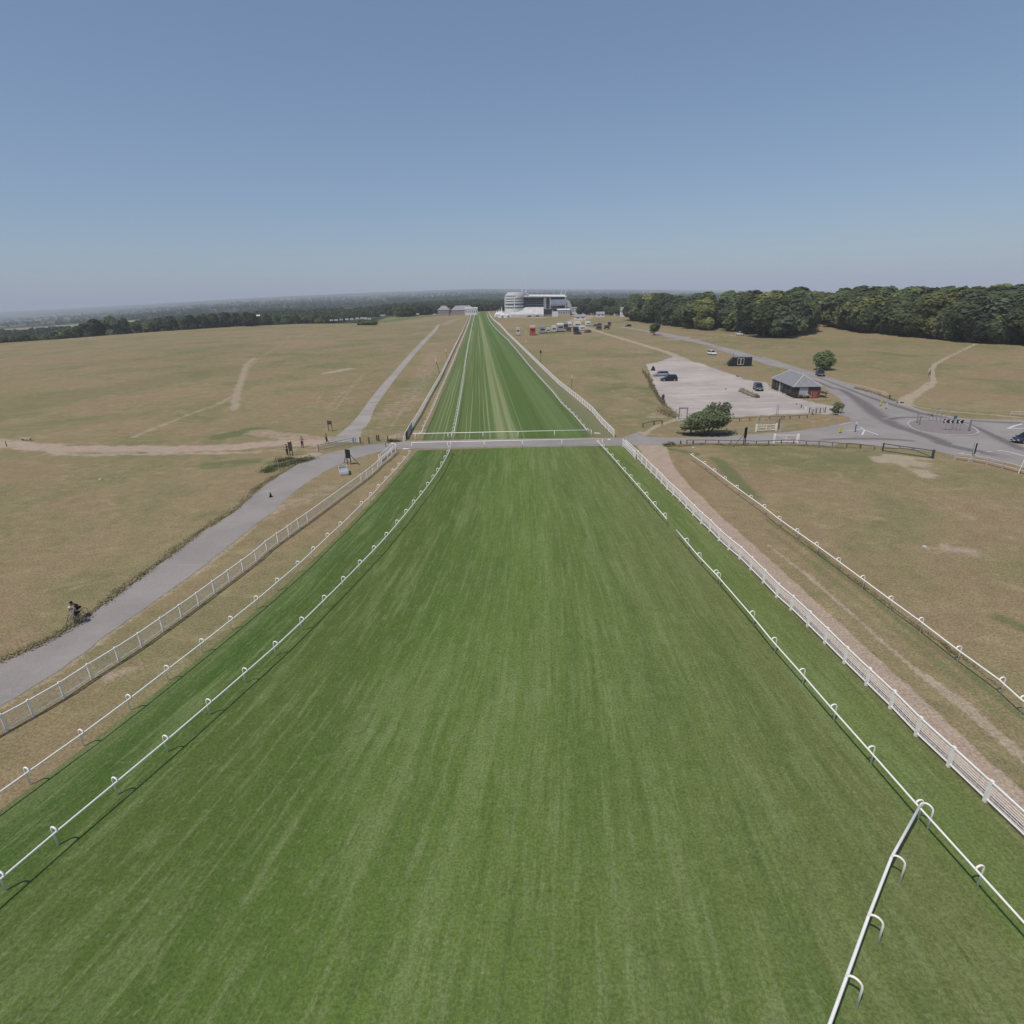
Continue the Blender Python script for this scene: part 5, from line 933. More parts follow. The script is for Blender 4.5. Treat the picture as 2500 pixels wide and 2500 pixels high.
def bicycle(label,loc,rz,col):
    o=thing('bicycle',label,'bicycle',loc,rz,'bicycles on the left road'); r=.33
    for x in (-.5,.52):
        m=MB(); m.tube([(r*cos(a),0,r*sin(a)) for a in np.linspace(0,2*PI,21)],.018,5,False); w=part('wheel',m,TYRE,o,(x,0,r)); s=MB()
        for k in range(8): a=PI*k/8; s.tube([(-r*cos(a),0,-r*sin(a)),(r*cos(a),0,r*sin(a))],.003,3,False)
        part('spokes',s,RIM,w)
    m=MB()
    for a,b in (((-.5,0,r),(-.05,0,.30)),((-.05,0,.30),(-.2,0,.85)),((-.2,0,.85),(-.5,0,r)),((-.05,0,.30),(.40,0,.78)),((-.19,0,.80),(.39,0,.84)),((.37,0,.90),(.52,0,r))): m.tube([a,b],.017,6)
    part('frame',m,col,o); m=MB(); m.tube([(.46,-.24,1.0),(.40,-.12,.98),(.37,0,.96),(.40,.12,.98),(.46,.24,1.0)],.014,6); m.tube([(.37,0,.88),(.37,0,.97)],.014,6); part('handlebar',m,TRIM,o)
    m=MB(); m.box((-.22,0,.90),(.26,.13,.05)); part('saddle',m,TRIM,o); m=MB(); m.tube([(-.05,-.12,.30),(-.05,.12,.30)],.03,8); m.box((.05,.12,.38),(.1,.06,.02)); m.box((-.08,-.12,.14),(.1,.06,.02)); part('pedals',m,TRIM,o)
for (px,py),sh,lg,lb,bl,hl in (((-34.87,40.34),GRC,BLK,'cyclist in grey top riding towards the viewer on the left road, nearer the middle','bicycle ridden by the cyclist in the grey top on the left road',WHT),((-35.34,41.15),DGY,BLK,'cyclist in dark clothes riding just behind the other one by the verge','bicycle ridden by the dark-clothed cyclist behind by the verge',BLK)):
    a=math.atan2(-.95,-.32); bicycle(bl,(px,py,.022),a,mat('frame_paint',(.25,.24,.24),.4,.05,4)); person(lb,(px,py,.022),a,'ride',sh,lg,'cyclists on the left road',helmet=hl,shorts=True)
# ------------------------------------------------------------------ signs, boards, gates and posts
WOODD=mat('dark_weathered_timber',(.085,.066,.052),.9,.2,5,.2); WOODM=mat('brown_weathered_timber',(.17,.125,.095),.9,.2,5,.2); WOODP=mat('pale_weathered_timber',(.46,.40,.33),.9,.15,5,.2); MET=mat('dull_grey_metal',(.26,.26,.27),.6,.08,4); BOARD=mat('black_board',(.022,.020,.019),.8,.1,4); DKMET=mat('dark_painted_metal',(.055,.055,.052),.6,.1,4); YEL=mat('yellow_plastic',(.62,.47,.10),.5,.06,4); RLINE=mat('knee_rail_timber',(.15,.115,.10),.9,.2,5)
def trestle(label,feet,z0,z1,w_,back,rz):
    """a black board on two posts with raking struts"""
    c=feet; o=thing('trestle_board',label,'board',(c[0],c[1],0),rz); m=MB(); m.box((0,0,(z0+z1)/2),(w_,.06,z1-z0)); part('board',m,BOARD,o)
    for s in (-1,1): m=MB(); m.tube([(s*w_*.36,.06,0),(s*w_*.36,.06,z1)],.07,6); part('leg',m,WOODD,o)
    for s in (-1,1): m=MB(); m.tube([(s*w_*.4,.08,z1*.66),(s*(w_*.4+back),.5*back,0)],.05,6); part('strut',m,WOODD,o)
a,b=[(-24.92,84.97),(-24.14,84.76)]; trestle('black notice board on a braced timber trestle by the left netting fence',((a[0]+b[0])/2,(a[1]+b[1])/2),1.0,2.35,.95,1.2,-.5)
p=(37.53,90.26); trestle('tall black board on a timber trestle in front of the knee rail on the right',p,1.25,2.9,.75,1.7,.75)
def legs_board(name,label,a,b,z0,z1,m_):
    a,b=Vector(a),Vector(b); d=b-a; o=thing(name,label,'board',(a.x,a.y,0),math.atan2(d.y,d.x)); L_=d.length; m=MB(); m.box((L_/2,0,(z0+z1)/2),(L_+.1,.07,z1-z0)); part('board',m,m_,o)
    for x in (0.03,L_-.03): m=MB(); m.tube([(x,.08,0),(x,.08,z1+.08)],.06,6); part('leg',m,WOODD,o)
legs_board('notice_board','brown notice board on two legs on dry grass left of the cinder path',*[(-34.36,108.28),(-33.6,108.2)],1.3,2.0,WOODD)
legs_board('notice_board','pair of dark boards on legs at the end of the bramble verge',*[(-35.51,90.67),(-35.09,90.95)],.8,2.3,WOODM)
def field_gate(label,a,b,h,m_,cat='gate',mid=True,group='field gates',post=.16):
    a,b=Vector(a),Vector(b); d=b-a; L_=d.length; o=thing('field_gate',label,cat,(a.x,a.y,0),math.atan2(d.y,d.x),group); f=MB()
    for z in (.25,h*.97): f.box((L_/2,0,z),(L_,.07,.10))
    if mid: f.box((L_/2,0,h*.6),(L_,.05,.07))
    for x in (.08,L_*.5,L_-.08): f.box((x,.0,h*.6),(.08,.09,h*.78))
    f.tube([(L_*.05,.05,h*.92),(L_*.95,.05,.28)],.035,4); part('gate_frame',f,m_,o)
    q=MB(); q.box((-.12,0,(h+.15)/2),(post,post,h+.15)); part('gate_post',q,m_,o); part('gate_post',o.children[-1].data,None,o,(L_+.24,0,0))
field_gate('long white field gate across the mouth of the cinder path',*[(-31.6,93.09),(-26.98,97.56)],1.15,mat('off_white_gate_paint',(.50,.48,.46),.7,.1,4))
field_gate('white five-bar gate standing closed on the strip right of the windswept tree',*[(43.07,99.17),(46.46,99.43)],1.2,WPAINT,post=.22)
field_gate('white gate with thick posts at the roadside behind the knee rail',*[(42.77,91.17),(46.16,90.82)],1.35,WPAINT,post=.3,mid=False)
def post(name,label,p,h,r,m_,group,cap=None,sq=True,lean=0):
    m=MB(); M=Matrix.Rotation(lean,4,'Y')
    if sq: m.box((0,0,0),(r,r,h+.1),M=M@Matrix.Translation((0,0,h/2-.05)))
    else: m.tube([(0,0,-.05),(h*sin(lean),0,h)],r/2,8)
    o=thing(name,label,'post',(p[0],p[1],0),rng.uniform(-.2,.2),group) if cap else None
    if cap: part('shaft',m,m_,o); q=MB(); q.box((0,0,h-.1),(r*1.15,r*1.15,.18)); part('band',q,cap,o); return o
    return solo(name,m,m_,label,'post',(p[0],p[1],0),rng.uniform(-.2,.2),group)
tp='timber posts along the crossing road'
for px,h,r,m_,lb in [((-26.6,97.71),1.1,.13,MET,'thin grey post hard against the right end of the long white field gate'),((-25.88,98.01),1.15,.22,WOODM,'brown timber post just right of the long white field gate'),((-24.35,97.85),1.2,.22,WOODM,'brown timber post midway between the field gate and the twin dark posts'),((-23.39,99.83),1.0,.2,WOODD,'left one of two close dark posts before the dry strip'),((-22.93,99.21),1.15,.2,WOODD,'right one of two close dark posts before the dry strip'),((-21.14,98.07),1.2,.24,WOODM,'brown post right of the twin dark posts'),((-19.63,98.86),1.15,.26,WOODP,'pale post in weeds left of the grey boarded gate'),((-18.55,98.94),.95,.18,WPAINT,'white post at the foot of the grey boarded gate'),((-20.93,95.13),.7,.1,WOODM,'thin short stake on the road edge beside the white fence gate')]:
    post('timber_post',lb,px,h,r,m_,tp)
tp='white and dark posts round the five-bar gate'
for px,h,r,m_,lb in [((37.42,98.16),.95,.2,WOODP,'pale post in the shadow right of the windswept tree'),((39.01,97.98),1.05,.2,WOODP,'pale post between the shadowed post and the tall black board'),((41.37,98.53),1.0,.2,WOODP,'pale post leaning behind the tall black board'),((46.24,106.45),1.3,.3,WOODP,'thick pale post above the five-bar gate'),((46.78,105.66),.95,.2,WOODP,'second pale post above the five-bar gate, right of the thick one'),((47.53,104.64),.95,.18,WOODP,'third pale post above the five-bar gate'),((48.39,104.21),.75,.16,WOODP,'short pale post above the right end of the five-bar gate'),((47.74,101.04),1.9,.2,WOODM,'tall dark post right of the five-bar gate'),((46.85,98.26),1.35,.24,WOODP,'pale post right of the tall dark post by the five-bar gate')]:
    post('gate_side_post',lb,px,h,r,m_,tp)
for px,lb in [((49.39,106.18),'left one of two slim metal height poles above the five-bar gate'),((49.67,106.15),'right one of two slim metal height poles above the five-bar gate')]: post('metal_pole',lb,px,3.2,.09,MET,'slim metal poles',sq=False)
def knee_rail(name,label,P,h,m_,pr=.13,double=False,group='low timber rails',posts=None,tilt=0):
    P=[Vector(p) for p in P]; o0=P[0]; o=thing(name,label,'fence',(o0.x,o0.y,0),0,group); Q=[Vector(p) for p in (posts or P)]; pm=MB(); pm.box((0,0,h/2-.03),(pr,pr,h+.06)); me=pm.mesh('post',m_)
    for i,p in enumerate(Q): t=dirs(Q,i); part('post',me,None,o,(p.x-o0.x,p.y-o0.y,0),math.atan2(t.y,t.x))
    for k,z in enumerate((h-.03,h*.45) if double else (h-.03,)):
        m=MB(); m.tube([(p.x-o0.x,p.y-o0.y+ (.0),z) for p in P],.06 if not double else .075,6); part('rail',m,m_,o)
KR=[(28.82,92.08),(31.79,91.77),(33.78,91.39),(35.65,91.08),(37.53,90.67),(39.42,90.27),(41.39,90.28),(43.46,90.39),(45.43,90.35),(47.05,89.49),(48.88,89.1),(50.53,88.21),(52.16,87.14),(54,86.68),(52.43,87.55),(54.02,86.48),(55.56,85.53)]
knee_rail('knee_rail','long low dark timber rail along the near side of the right-hand road',KR,.68,RLINE)
for px,lb in [((27.8,92.11),'dark stump post left of the long knee rail, nearer to the track'),((29.79,91.91),'dark stump post at the start of the long knee rail')]: post('stump_post',lb,px,.55,.18,WOODD,'dark stump posts on the verge')
knee_rail('knee_rail','low brown timber rail along the bottom edge of the car park',[(41.37,107.6),(43.35,107.76),(45.37,108.09),(47.27,108.26),(49.29,108.47),(51.59,108.48),(52.12,108.71),(53.26,108.68),(55.17,109.03),(56.77,109.19)],.62,WOODM)
RF2=[(63.41,79.38),(64.66,78.16),(65.84,76.59),(66.41,74.62),(66.89,72.5),(67.19,70.28),(67.78,68.25)]
knee_rail('roadside_fence','weathered two-rail timber fence at the right edge beside the roundabout road',RF2,.95,WOODP,.16,True)
knee_rail('roadside_fence','short grey two-rail fence on the meadow verge at the right edge',[(93.42,106.61),(94.69,106.11),(96.56,105.24)],.85,WOODP,.14,True)
def barrier_gate():
    a,b=Vector((56.33,84.76)),Vector((60.79,80.26)); d=b-a; L_=d.length; o=thing('barrier_gate','dark steel swing barrier with a curved brace across the worn gravel entrance','gate',(a.x,a.y,0),math.atan2(d.y,d.x)); m=MB()
    m.tube([(0,0,1.15),(L_,0,1.15)],.06,6); m.tube([(0,0,.12),(L_,0,.12)],.05,6); m.tube([(0,0,.5),(L_*.2,0,.62),(L_*.36,0,.85),(L_*.55,0,.9),(L_*.7,0,.75),(L_*.85,0,.45),(L_*.97,0,.2)],.05,6); m.tube([(L_*.36,0,.85),(L_*.3,0,1.15)],.04,6); m.tube([(L_*.55,0,.9),(L_*.66,0,1.15)],.04,6); part('barrier_arm',m,DKMET,o)
    for x,w_ in ((0,.18),(L_,.3)): m=MB(); m.box((x,0,.62),(w_,w_,1.3)); part('gate_post',m,DKMET,o)
barrier_gate()
def height_frame():
    a,b=Vector((32.72,110.83)),Vector((34.21,110.65)); d=b-a; L_=d.length; o=thing('height_frame','grey height restrictor frame at the car park corner behind the windswept tree','barrier',(a.x,a.y,0),math.atan2(d.y,d.x))
    for x in (0,L_): m=MB(); m.box((x,0,1.1),(.18,.18,2.2)); part('upright',m,MET,o)
    m=MB(); m.box((L_/2,0,2.2),(L_+.3,.16,.28)); part('crossbeam',m,MET,o)
height_frame()
# fence of stakes and rough growth along the left edge of the car park
ST=[(41.2,180.91),(40.69,175.17),(40.39,169.73),(38.87,162.35),(37.6,155.53),(36.81,151.28),(36.26,147.21),(35.74,143.34),(35.21,139.2),(34.77,136.14),(34.25,132.81),(33.91,130),(33.97,128.8),(33.84,126.87),(33.57,125.02)]
for i,p in enumerate(ST): post('fence_stake','rough brown stake at the left edge of the car park, %s from the top'%ORD[i],p,rng.uniform(.9,1.3),.16,WOODM if i%3 else WOODD,'stakes along the car park edge',lean=rng.uniform(-.12,.12))
knee_rail('path_rail','short dark rail with two posts beside the footpath to the car park',[(24.44,104.79),(26.93,106.67),(28.51,107.03)],.75,WOODD,.14)
def tufts(name,label,line,wid,n,h,sz,m,seed,up=1.1):
    """long grass, brambles and weeds no one could count"""
    g=np.random.default_rng(seed); P=[Vector(p[:2]) for p in line]; L_=[0]
    for a,b in zip(P,P[1:]): L_.append(L_[-1]+(b-a).length)
    s=g.random(n)*L_[-1]; x=np.interp(s,L_,[p.x for p in P]); y=np.interp(s,L_,[p.y for p in P]); cl=.45+.55*(np.sin(s*1.1+seed)*np.sin(s*.37+1)>-.35)
    o_=g.normal(size=(n,2))*wid*.4*cl[:,None]; C=np.stack([x+o_[:,0],y+o_[:,1],np.abs(g.normal(size=n))*h*.42*cl+.03],1); Nn=g.normal(size=(n,3))*.8+np.array([-.5,-.45,1])*up
    o=obj(name,quads_mesh(name,C,Nn,sz,g,m)); o['kind']='stuff'; o['label']=label
VG=leaf_mat('verge_growth',(.20,.185,.10),(.33,.28,.17),.6); BR=leaf_mat('bramble_growth',(.15,.165,.08),(.23,.225,.12),.8); DG=leaf_mat('dry_long_grass',(.30,.24,.15),(.20,.17,.09),.7)
tufts('verge_grass','long grass along the upper edge of the left road',[(-39.33,31.75),(-38.34,33.6),(-37.12,35.46),(-35.61,37.93),(-35.03,40.73),(-34.94,46.29),(-34.61,51.41),(-34.61,59.24),(-33.67,66.47),(-34.3,74.11),(-33.74,81.34),(-33.05,86.14)],.75,11000,.26,.075,VG,1)
tufts('bramble_patch','bramble and weed patch at the bend of the left road',[(-35.82,81.93),(-36.31,84.44),(-34.56,85.13),(-33.51,86.78),(-32.22,87.86),(-31.7,88.58)],1.25,4200,.5,.11,BR,2)
tufts('bramble_patch','dark growth at the foot of the pair of boards',[(-36.29,87.64),(-35.3,89.07),(-34.26,88.97)],1.0,1100,.5,.11,BR,3)
tufts('dry_grass_edge','dry long grass at the car park corner',[(31.38,121.7),(31.91,119.54),(32.18,115.53),(32.51,112.98)],1.7,2600,.9,.12,DG,4)
tufts('dry_grass_edge','brownish growth among the stakes of the car park edge',[(41.2,180.91),(38.87,162.35),(36.81,151.28),(35.21,139.2),(33.91,130),(33.57,125.02),(33.06,119.39)],.7,2200,.7,.12,DG,5)
tufts('weed_fringe','weeds along the foot of the knee rail',[(25.33,90.71),(27.94,90.85),(29.55,91.1),(31.63,91.28),(35.43,90.48),(39.26,89.88),(43.14,89.69),(46.77,88.91),(51.9,86.89)],.55,2200,.3,.10,VG,6)
tufts('weed_fringe','dark green weeds beside the crossing road right of the brown track',[(25.13,91.14),(26.45,91.42)],.8,500,.5,.12,BR,7)
tufts('weed_fringe','weeds on the rim of the dry strip at the fence gate',[(-21.23,99.03),(-20.06,98.71),(-19.06,98.8)],.5,500,.45,.1,VG,8)
tufts('weed_fringe','dry grass under the right hooped rail',[(28.89,57.83),(29.02,54.02),(29.08,50.16),(29.34,46.73),(29.5,43.21),(29.68,39.69),(29.85,36.34),(30.36,33.26),(30.31,29.46)],.25,1500,.22,.06,VG,9)
tufts('weed_fringe','pale dry weeds caught at a post of the right hooped rail',[(30.13,34.54),(30.01,33.58),(30.1,32.96)],.28,420,.4,.05,DG,10)
tufts('weed_fringe','rough grass between the windswept tree and the road',[(29.34,99.65),(32.15,97.9),(35.33,97.55),(37.76,98.23)],.9,1200,.25,.1,VG,12)
tufts('weed_fringe','dry grass along the far kerb of the road',[(83.96,140.97),(84.01,132.46),(82.57,122.52)],.8,900,.35,.12,DG,13)
# small furniture of the roundabout
def bollard(label,p,h,m_,base=TRIM,face=None,r=.16):
    o=thing('bollard',label,'bollard',(p[0],p[1],.02),rng.uniform(-.3,.3),'traffic bollards'); m=MB(); m.box((0,0,h*.55),(r*1.9,r*1.2,h*.9),taper=.85); part('shell',m,m_,o); m=MB(); m.box((0,0,.06),(r*2.3,r*1.7,.12)); part('base',m,base,o)
    if face: m=MB(); m.box((0,-r*.62,h*.75),(r*1.3,.04,h*.3)); part('face_panel',m,face,o)
bollard('yellow bollard on the kerb at the mouth of the crossing road',(56.39,96.72),1.15,YEL)
bollard('yellow bollard on the grey splitter island beyond the hut',(76.77,119.06),1.1,YEL)
bollard('pale bollard beside the yellow one on the grey splitter island',(76.22,116.24),1.1,mat('cream_plastic',(.55,.50,.42),.5,.06,4))
bollard('slim pale bollard at the left tip of the round island, left one',(73.29,102.5),1.7,MET,WOODD,None,.11)
bollard('slim pale bollard at the left tip of the round island, right one',(72.73,101.02),1.7,MET,WOODD,None,.11)
bollard('tall pale bollard at the right end of the round island',(77.56,95.7),2.0,MET,WOODD,None,.15)
def sign(label,p,h,head,m_,pole=MET,rz=0,r=.05,group=None):
    o=thing('road_sign',label,'sign',(p[0],p[1],.02),rz,group); m=MB(); m.tube([(0,0,0),(0,0,h)],r,6); part('pole',m,pole,o)
    hm=MB(); hm.lathe([(.02,-.025),(head,-.025),(head,.025),(.02,.025)],16); q=part('sign_face',hm,m_,o,(0,-.06,h-head*.6)); q.rotation_euler=(PI/2,0,0); return o
SGB=mat('blue_sign_face',(.06,.14,.36),.5,.05,3); SGW=mat('white_sign_face',(.68,.68,.66),.5,.05,3)
sign('round white sign on a dark pole at the give-way line of the crossing road',(59.19,97.22),1.7,.26,SGW,TRIM,.2,.07)
def chevrons():
    a,b=Vector((73.99,96.31)),Vector((76.1,95.67)); d=b-a; L_=d.length; o=thing('chevron_board','black chevron board with white arrowheads pointing left on the round island','sign',(a.x,a.y,.13),math.atan2(d.y,d.x)); z0,z1=1.25,1.85
    for x0,x1 in ((-.55,L_*.42),(L_*.62,L_+.15)):
        m=MB(); m.box(((x0+x1)/2,0,(z0+z1)/2),(x1-x0,.05,z1-z0)); bd=part('board',m,BOARD,o); n=max(1,int(round((x1-x0)/.75)))
        for k in range(n):
            c=x0+(x1-x0)*(k+.5)/n; h=(z1-z0)/2; zc=(z0+z1)/2; q=MB(); q.add([(c-.30,-.035,zc),(c,-.035,zc+h*.95),(c+.22,-.035,zc+h*.95),(c-.08,-.035,zc),(c+.22,-.035,zc-h*.95),(c,-.035,zc-h*.95)],[(0,3,2,1),(0,5,4,3)]); part('arrowhead',q,SGW,bd)
    for x in (0,L_*.36,L_*.70,L_*.95): m=MB(); m.tube([(x,.06,0),(x,.06,z1)],.045,6); part('leg',m,MET,o)
chevrons()
q=sign('round blue keep-left sign standing in front of the chevron board',(75.65,96.92),2.35,.3,SGB,MET,.1)
for px,h,lb in [((76.41,103.97),1.3,'leftmost of the slim posts on the far rim of the round island'),((77.07,103.89),1.0,'second slim post on the far rim of the round island'),((77.45,103.61),2.3,'tallest of the slim posts on the far rim of the round island'),((77.74,102.89),1.6,'fourth slim post on the far rim of the round island'),((78.88,103.34),1.0,'slim post nearest the chevron board on the far rim of the round island')]:
    o=thing('slim_post',lb,'post',(px[0],px[1],.1),0,'slim posts on the round island'); m=MB(); m.tube([(0,0,0),(0,0,h)],.06,6); part('shaft',m,MET,o)
    if h>1.2: m=MB(); m.box((.25 if h<2 else .1,0,h-.1),(.75,.05,.18)); part('arm_panel',m,MET,o)
o=thing('tilted_sign','tilted dark sign board on a pole behind the right roadside fence','sign',((64.32,77.65))+(0,),.1); m=MB(); m.tube([(0,0,0),(.12,0,2.9)],.06,6); part('pole',m,WOODP,o); m=MB(); m.box((.12,-.05,2.05),(.42,.06,1.5)); part('sign_face',m,BOARD,o); m=MB(); m.box((-.02,-.09,2.1),(.12,.05,1.45)); part('sign_edge',m,SGW,o); m=MB(); m.box((.02,0,.3),(.6,.35,.6)); part('footing',m,WOODP,o)
post('white_pole','slender white pole leaning at the right roadside fence',(66.73,72.39),2.2,.09,WPAINT,None,sq=False,lean=.12)
post('verge_post','short dark post on the meadow verge beyond the far kerb',(82.88,126.03),1.0,.2,WOODD,None)
o=thing('stone_heap','small heap of pale stones and dark rubble at the footpath mouth','heap',((82.47,121.91))+(0,)); m=MB(); g=random.Random(3)
for k in range(9): x,y=g.uniform(-.7,.7),g.uniform(-.4,.4); m.box((x,y,.14),(.35,.3,.3),g.random())
part('stones',m,mat('pale_stone',(.52,.48,.44),.9,.15,3),o); m=MB()
for k in range(6): m.box((g.uniform(-.9,.5),g.uniform(-.5,-.2),.1),(.4,.3,.2),g.random())
part('rubble',m,WOODD,o)
# white bulk bag and other loose things
def bulk_bag():
    p=(-24.33,79.75); a=.35; o=thing('bulk_bag','open white builders bulk bag on the grass below the braced black board','bag',(p[0]+.3,p[1]+.3,0),a); W_,D_,h=1.15,2.1,.85; m=MB(); n=0; R_=[]
    for z,k in ((0,.94),(.3,1.04),(.6,1.03),(h,.98)): R_.append([(-W_/2*k,-D_/2*k,z),(W_/2*k,-D_/2*k,z+.03),(W_/2*k,D_/2*k,z+(.16 if z==h else 0)),(-W_/2*k,D_/2*k,z)])
    V=[v for r in R_ for v in r]; F=[(i*4+k,i*4+(k+1)%4,(i+1)*4+(k+1)%4,(i+1)*4+k) for i in range(3) for k in range(4)]+[(0,1,2,3)]
    m.add(V,F); bmat=mat('white_woven_plastic',(.66,.66,.68),.7,.08,3,.3); part('sack',m,bmat,o); m=MB(); m.box((0,0,.55),(W_*.92,D_*.92,.12)); part('contents',m,mat('grey_fill',(.33,.32,.33),.9,.25,4),o)
    for sx in (-1,1):
        for sy in (-1,1): m=MB(); m.tube([(sx*W_*.46,sy*D_*.42,h),(sx*W_*.5,sy*D_*.46,h+.16),(sx*W_*.42,sy*D_*.30,h+.05)],.03,5); part('loop',m,bmat,o)
bulk_bag()
p=(-30.94,70.53); o=thing('black_cone','small black cone-shaped marker standing on the left road','cone',(p[0],p[1],.02)); m=MB(); m.lathe([(.16,.04),(.13,.25),(.06,.55),(.03,.62)],10); part('cone',m,BOARD,o,smooth=True); m=MB(); m.box((0,0,.03),(.42,.42,.05)); part('base',m,TRIM,o)
def litter_bin(label,p):
    o=thing('litter_bin',label,'bin',(p[0],p[1],0),.2,'litter bins'); m=MB(); m.lathe([(.24,0),(.30,.1),(.30,.95),(.26,1.0)],12); part('drum',m,DKMET,o); m=MB(); m.lathe([(.32,0),(.30,.1),(.12,.28)],12,(0,0,1.02)); part('lid',m,DKMET,o)
litter_bin('dark litter bin with a domed lid by the stakes at the car park edge',(35,131.87))
o=thing('stump','dark squat stump-like block at the left end of the car park near the silver car','block',((44.73,182.49))+(0,)); m=MB(); m.lathe([(.75,0),(.62,.4),(.42,.9),(.2,1.25)],9); part('block',m,BOARD,o); m=MB(); m.box((0,0,1.2),(.4,.3,.25)); part('cap',m,TRIM,o)
def mound():
    L_=[(56.17,141.07),(56.15,137.81),(56.12,134.68),(56.32,132.07)]; m=MB(); o=thing('earth_mound','low weedy earth mound beside the blue-grey car in the car park','mound',(L_[0][0],L_[0][1],0)); P=chaikin(L_,2); m.tube([(p.x-L_[0][0],p.y-L_[0][1],.05) for p in P],[.15]+[.75+.15*sin(i*1.7) for i in range(len(P)-2)]+[.2],8); part('earth',m,mat('brown_earth',(.20,.16,.125),.95,.3,2,.5),o)
    tufts('mound_weeds','dry weeds growing on the earth mound in the car park',L_,.6,420,.8,.13,VG,18)
    m=MB(); e=P[-1]; m.tube([(e.x-L_[0][0]-.3,e.y-L_[0][1],.25),(e.x-L_[0][0]+.5,e.y-L_[0][1]-.5,.3)],.28,8); part('log_end',m,WOODD,o)
mound()
def kerb_line():
    P=chaikin([(64.83,145.28),(63.73,140.52),(64.58,137.58),(63.54,131.99),(63.36,129.1)],2); m=MB(); m.tube([(p.x,p.y,.04) for p in P],.16,5); struct('hut_kerb',m.mesh('hut_kerb',KERB))
kerb_line()
def picnic(label,p,rz,m_):
    o=thing('picnic_table',label,'table',(p[0],p[1],.016),rz,'picnic tables outside the hut'); m=MB(); m.box((0,0,.74),(1.7,.75,.06)); part('table_top',m,m_,o)
    for s in (-1,1): m=MB(); m.box((0,s*.68,.44),(1.7,.26,.05)); part('bench_seat',m,m_,o); m=MB(); m.tube([(s*.6,-.7,0),(s*.6,-.25,.72)],.04,5); m.tube([(s*.6,.7,0),(s*.6,.25,.72)],.04,5); m.box((s*.6,0,.41),(.06,1.5,.08)); part('leg_frame',m,m_,o)
for px,m_,lb in [((64.91,131.36),WOODD,'dark picnic table below the right corner of the hut'),((65.87,130.8),WOODM,'brown picnic table below the pale shutter of the hut'),((67.01,130.63),WOODP,'pale picnic table between the shutter and the red board'),((64.75,133.53),WOODD,'dark picnic table at the front wall of the hut')]: picnic(lb,(px[0]-.3,px[1]-.6),rng.uniform(0,1.5),m_)
o=thing('red_board','red painted board leaning before the red-brown end of the hut','board',((68.04,129.23))+(0,),.05); m=MB(); m.box((0,0,.75),(1.0,.05,1.4)); part('panel',m,mat('faded_red_paint',(.34,.10,.08),.7,.1,3),o); m=MB(); m.tube([(-.4,.1,0),(-.4,.1,1.5)],.05,5); part('stake',m,WOODP,o); m=MB(); m.tube([(-.75,.0,0),(-.75,.0,1.6)],.05,5); part('stake',m,mat('orange_wood',(.50,.30,.14),.8,.1,3),o)
for px,h,m_,lb in [((64.81,124.94),.8,WOODP,'pale marker post on the gravel below the picnic tables'),((67.68,124.91),.7,WOODP,'pale marker post on the grass right of the hut, left one'),((69.86,124.6),.75,WOODP,'pale marker post on the grass right of the hut, right one'),((72.29,132.38),.9,WOODD,'dark post at the rear corner of the hut'),((60.47,119.3),.6,WOODM,'brown stub post in the middle of the gravel below the hut'),((60.25,116.92),.6,WPAINT,'white stub post beside the railings below the hut'),((60.97,122.47),.3,MET,'tiny grey stub on the gravel below the hut')]: post('marker_post',lb,px,h,.18,m_,'marker posts round the hut')
def railings():
    P=[Vector(p) for p in [(59.4,113.74),(59.12,111.88),(60.56,113.27),(61.26,113.18),(62.46,113.67)]]; o=thing('cycle_railing','row of looped metal railings on the gravel corner below the hut','railing',(P[0].x,P[0].y,0))
    for i,p in enumerate(P[:-1]): q=P[i+1]; d=q-p; m=MB(); b=p-P[0]; m.tube([(b.x,b.y,0),(b.x,b.y,1.),(b.x+d.x*.55,b.y+d.y*.55,1.05),(b.x+d.x*.7,b.y+d.y*.7,0)],.05,6); part('loop',m,MET,o)
    m=MB()
    for i,p in enumerate(P): b=p-P[0]; m.box((b.x,b.y,.5),(.14,.14,1.2))
    part('end_posts',m,WOODM,o)
railings()
p=(64.83,113.04); bush('scrub_bush','thin scrubby bush with bare stems at the gravel corner by the junction',(p[0],p[1],0),1.15,2.5,520,.16,LEAFH,81,lobes=9,trunk=.06)
p=(63.17,111.68); bush('scrub_bush','small weed clump left of the scrubby bush at the gravel corner',(p[0],p[1],0),.8,1.2,320,.14,BR,82,lobes=7,trunk=0)
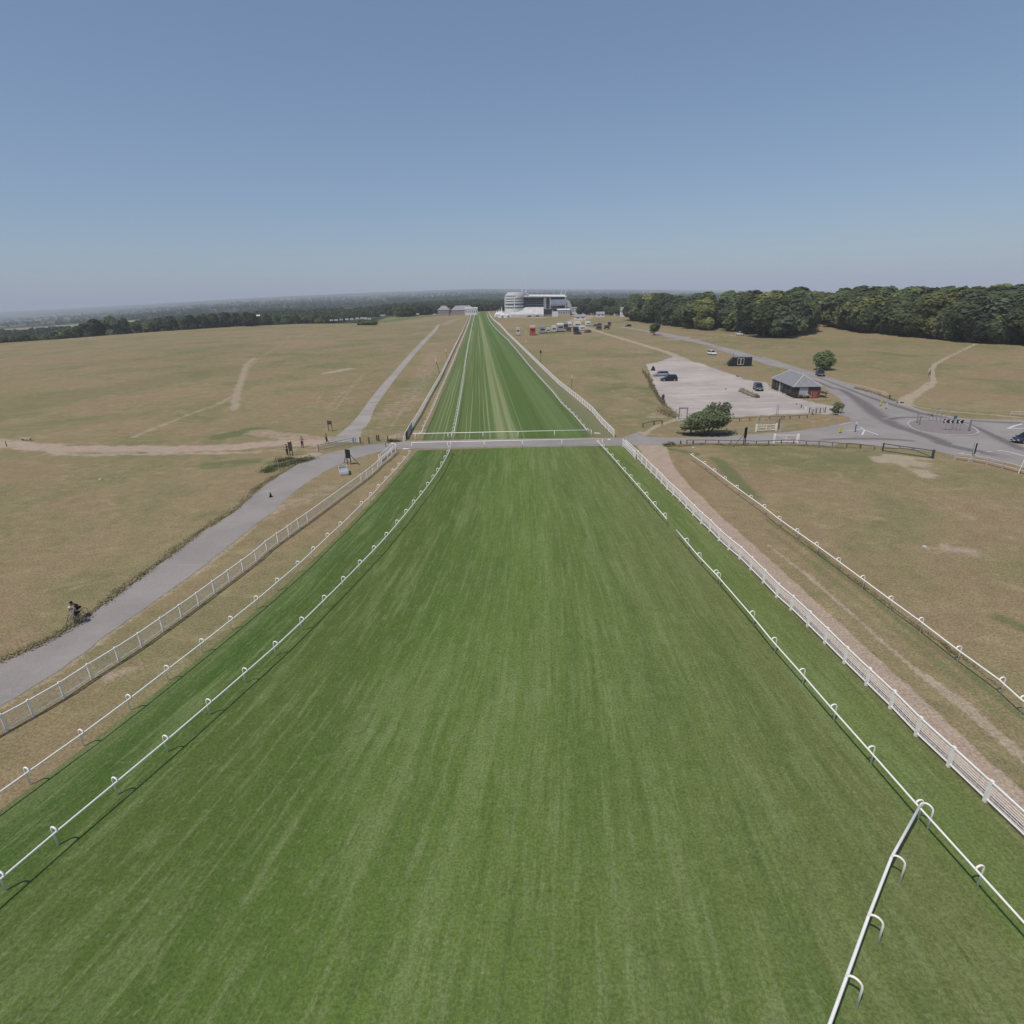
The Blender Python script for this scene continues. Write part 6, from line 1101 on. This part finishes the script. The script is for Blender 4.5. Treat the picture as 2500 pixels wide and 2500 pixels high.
# furlong poles beside the far straight
def pole(label,p,h,disc,m_,off=0,dm=.45):
    o=thing('furlong_pole',label,'pole',(p[0],p[1],0),0,'furlong poles'); m=MB(); m.tube([(0,0,0),(off,0,h)],.07,6); part('shaft',m,DKMET if m_ is None else m_,o); m=MB(); m.lathe([(.02,-.06),(dm,-.06),(dm,.06),(.02,.06)],14); q=part('disc',m,disc,o,(off,-.1,h)); q.rotation_euler=(PI/2,0,0); q.scale=(.62,1.3,1)
CRM=mat('cream_disc',(.66,.56,.40),.6,.05,3)
pole('dark leaning pole with a cream oval disc, nearer one by the left far fence',(-20.85,181.48),5.0,CRM,None,-1.2)
pole('cream oval disc on a thin pole left of the left far fence, the farther one',(-22.01,217.17),4.6,CRM,WOODM,-.5)
pole('dark pole standing behind the right far fence with a dark disc',(11.08,201.71),4.6,TRIM,DKMET,0)
pole('thin pole with a small pale and dark head right of the right far fence',(16,148.83),3.4,CRM,WOODM,0,.35)
o=thing('marker_stick','thin pale stick leaning on the striped turf between the two left rails','post',((-15.7,182.67))+(0,)); m=MB(); m.tube([(0,0,0),(-.4,0,2.0)],.05,5); part('stick',m,WOODP,o)
for px,h,lb in [((10.76,350.34),2.4,'slim cream post between the cream kiosk and the red lorry'),((9.08,297.5),1.3,'small cream post on the grass below the fairground row')]: post('cream_post',lb,px,h,.35,CRM,'cream posts before the fairground row')
for px,lb in [((39.58,50.49),'white stone lying in a bare patch of the right field'),((29.02,89.32),'pale stone on the dry verge above the right hooped rail'),((53.72,144.39),'dark flat object lying in the middle of the car park'),((-59.09,80.1),'tiny white scrap lying in the left dry field')]:
    m=MB(); m.lathe([(.16,0),(.22,.08),(.16,.18),(.04,.22)],8); solo('stone',m,mat('pale_stone',(.52,.48,.44),.9,.15,3) if 'dark' not in lb else BOARD,lb,'stone',(px[0],px[1],0),rng.random()*3,'loose stones')
m=MB(); m.box((0,0,.3),(2.6,.5,.1)); 
def small_bench():
    p=(-90.66,107.05); o=thing('low_bench','low pale bench at the left edge beside the pale track','bench',(p[0],p[1],0),-.1); m=MB(); m.box((0,0,.45),(2.2,.45,.08)); part('seat',m,WOODP,o)
    for s in (-1,1): m=MB(); m.box((s*.8,0,.2),(.12,.4,.42)); part('leg',m,WOODP,o)
small_bench()
post('path_post','thin dark post standing on the pale track at the left edge',(-90.74,102.6),.9,.1,WOODD,None)
post('verge_stake','thin pale stake standing in the bramble verge',(-34.37,82.74),1.7,.1,WOODP,None,sq=False)
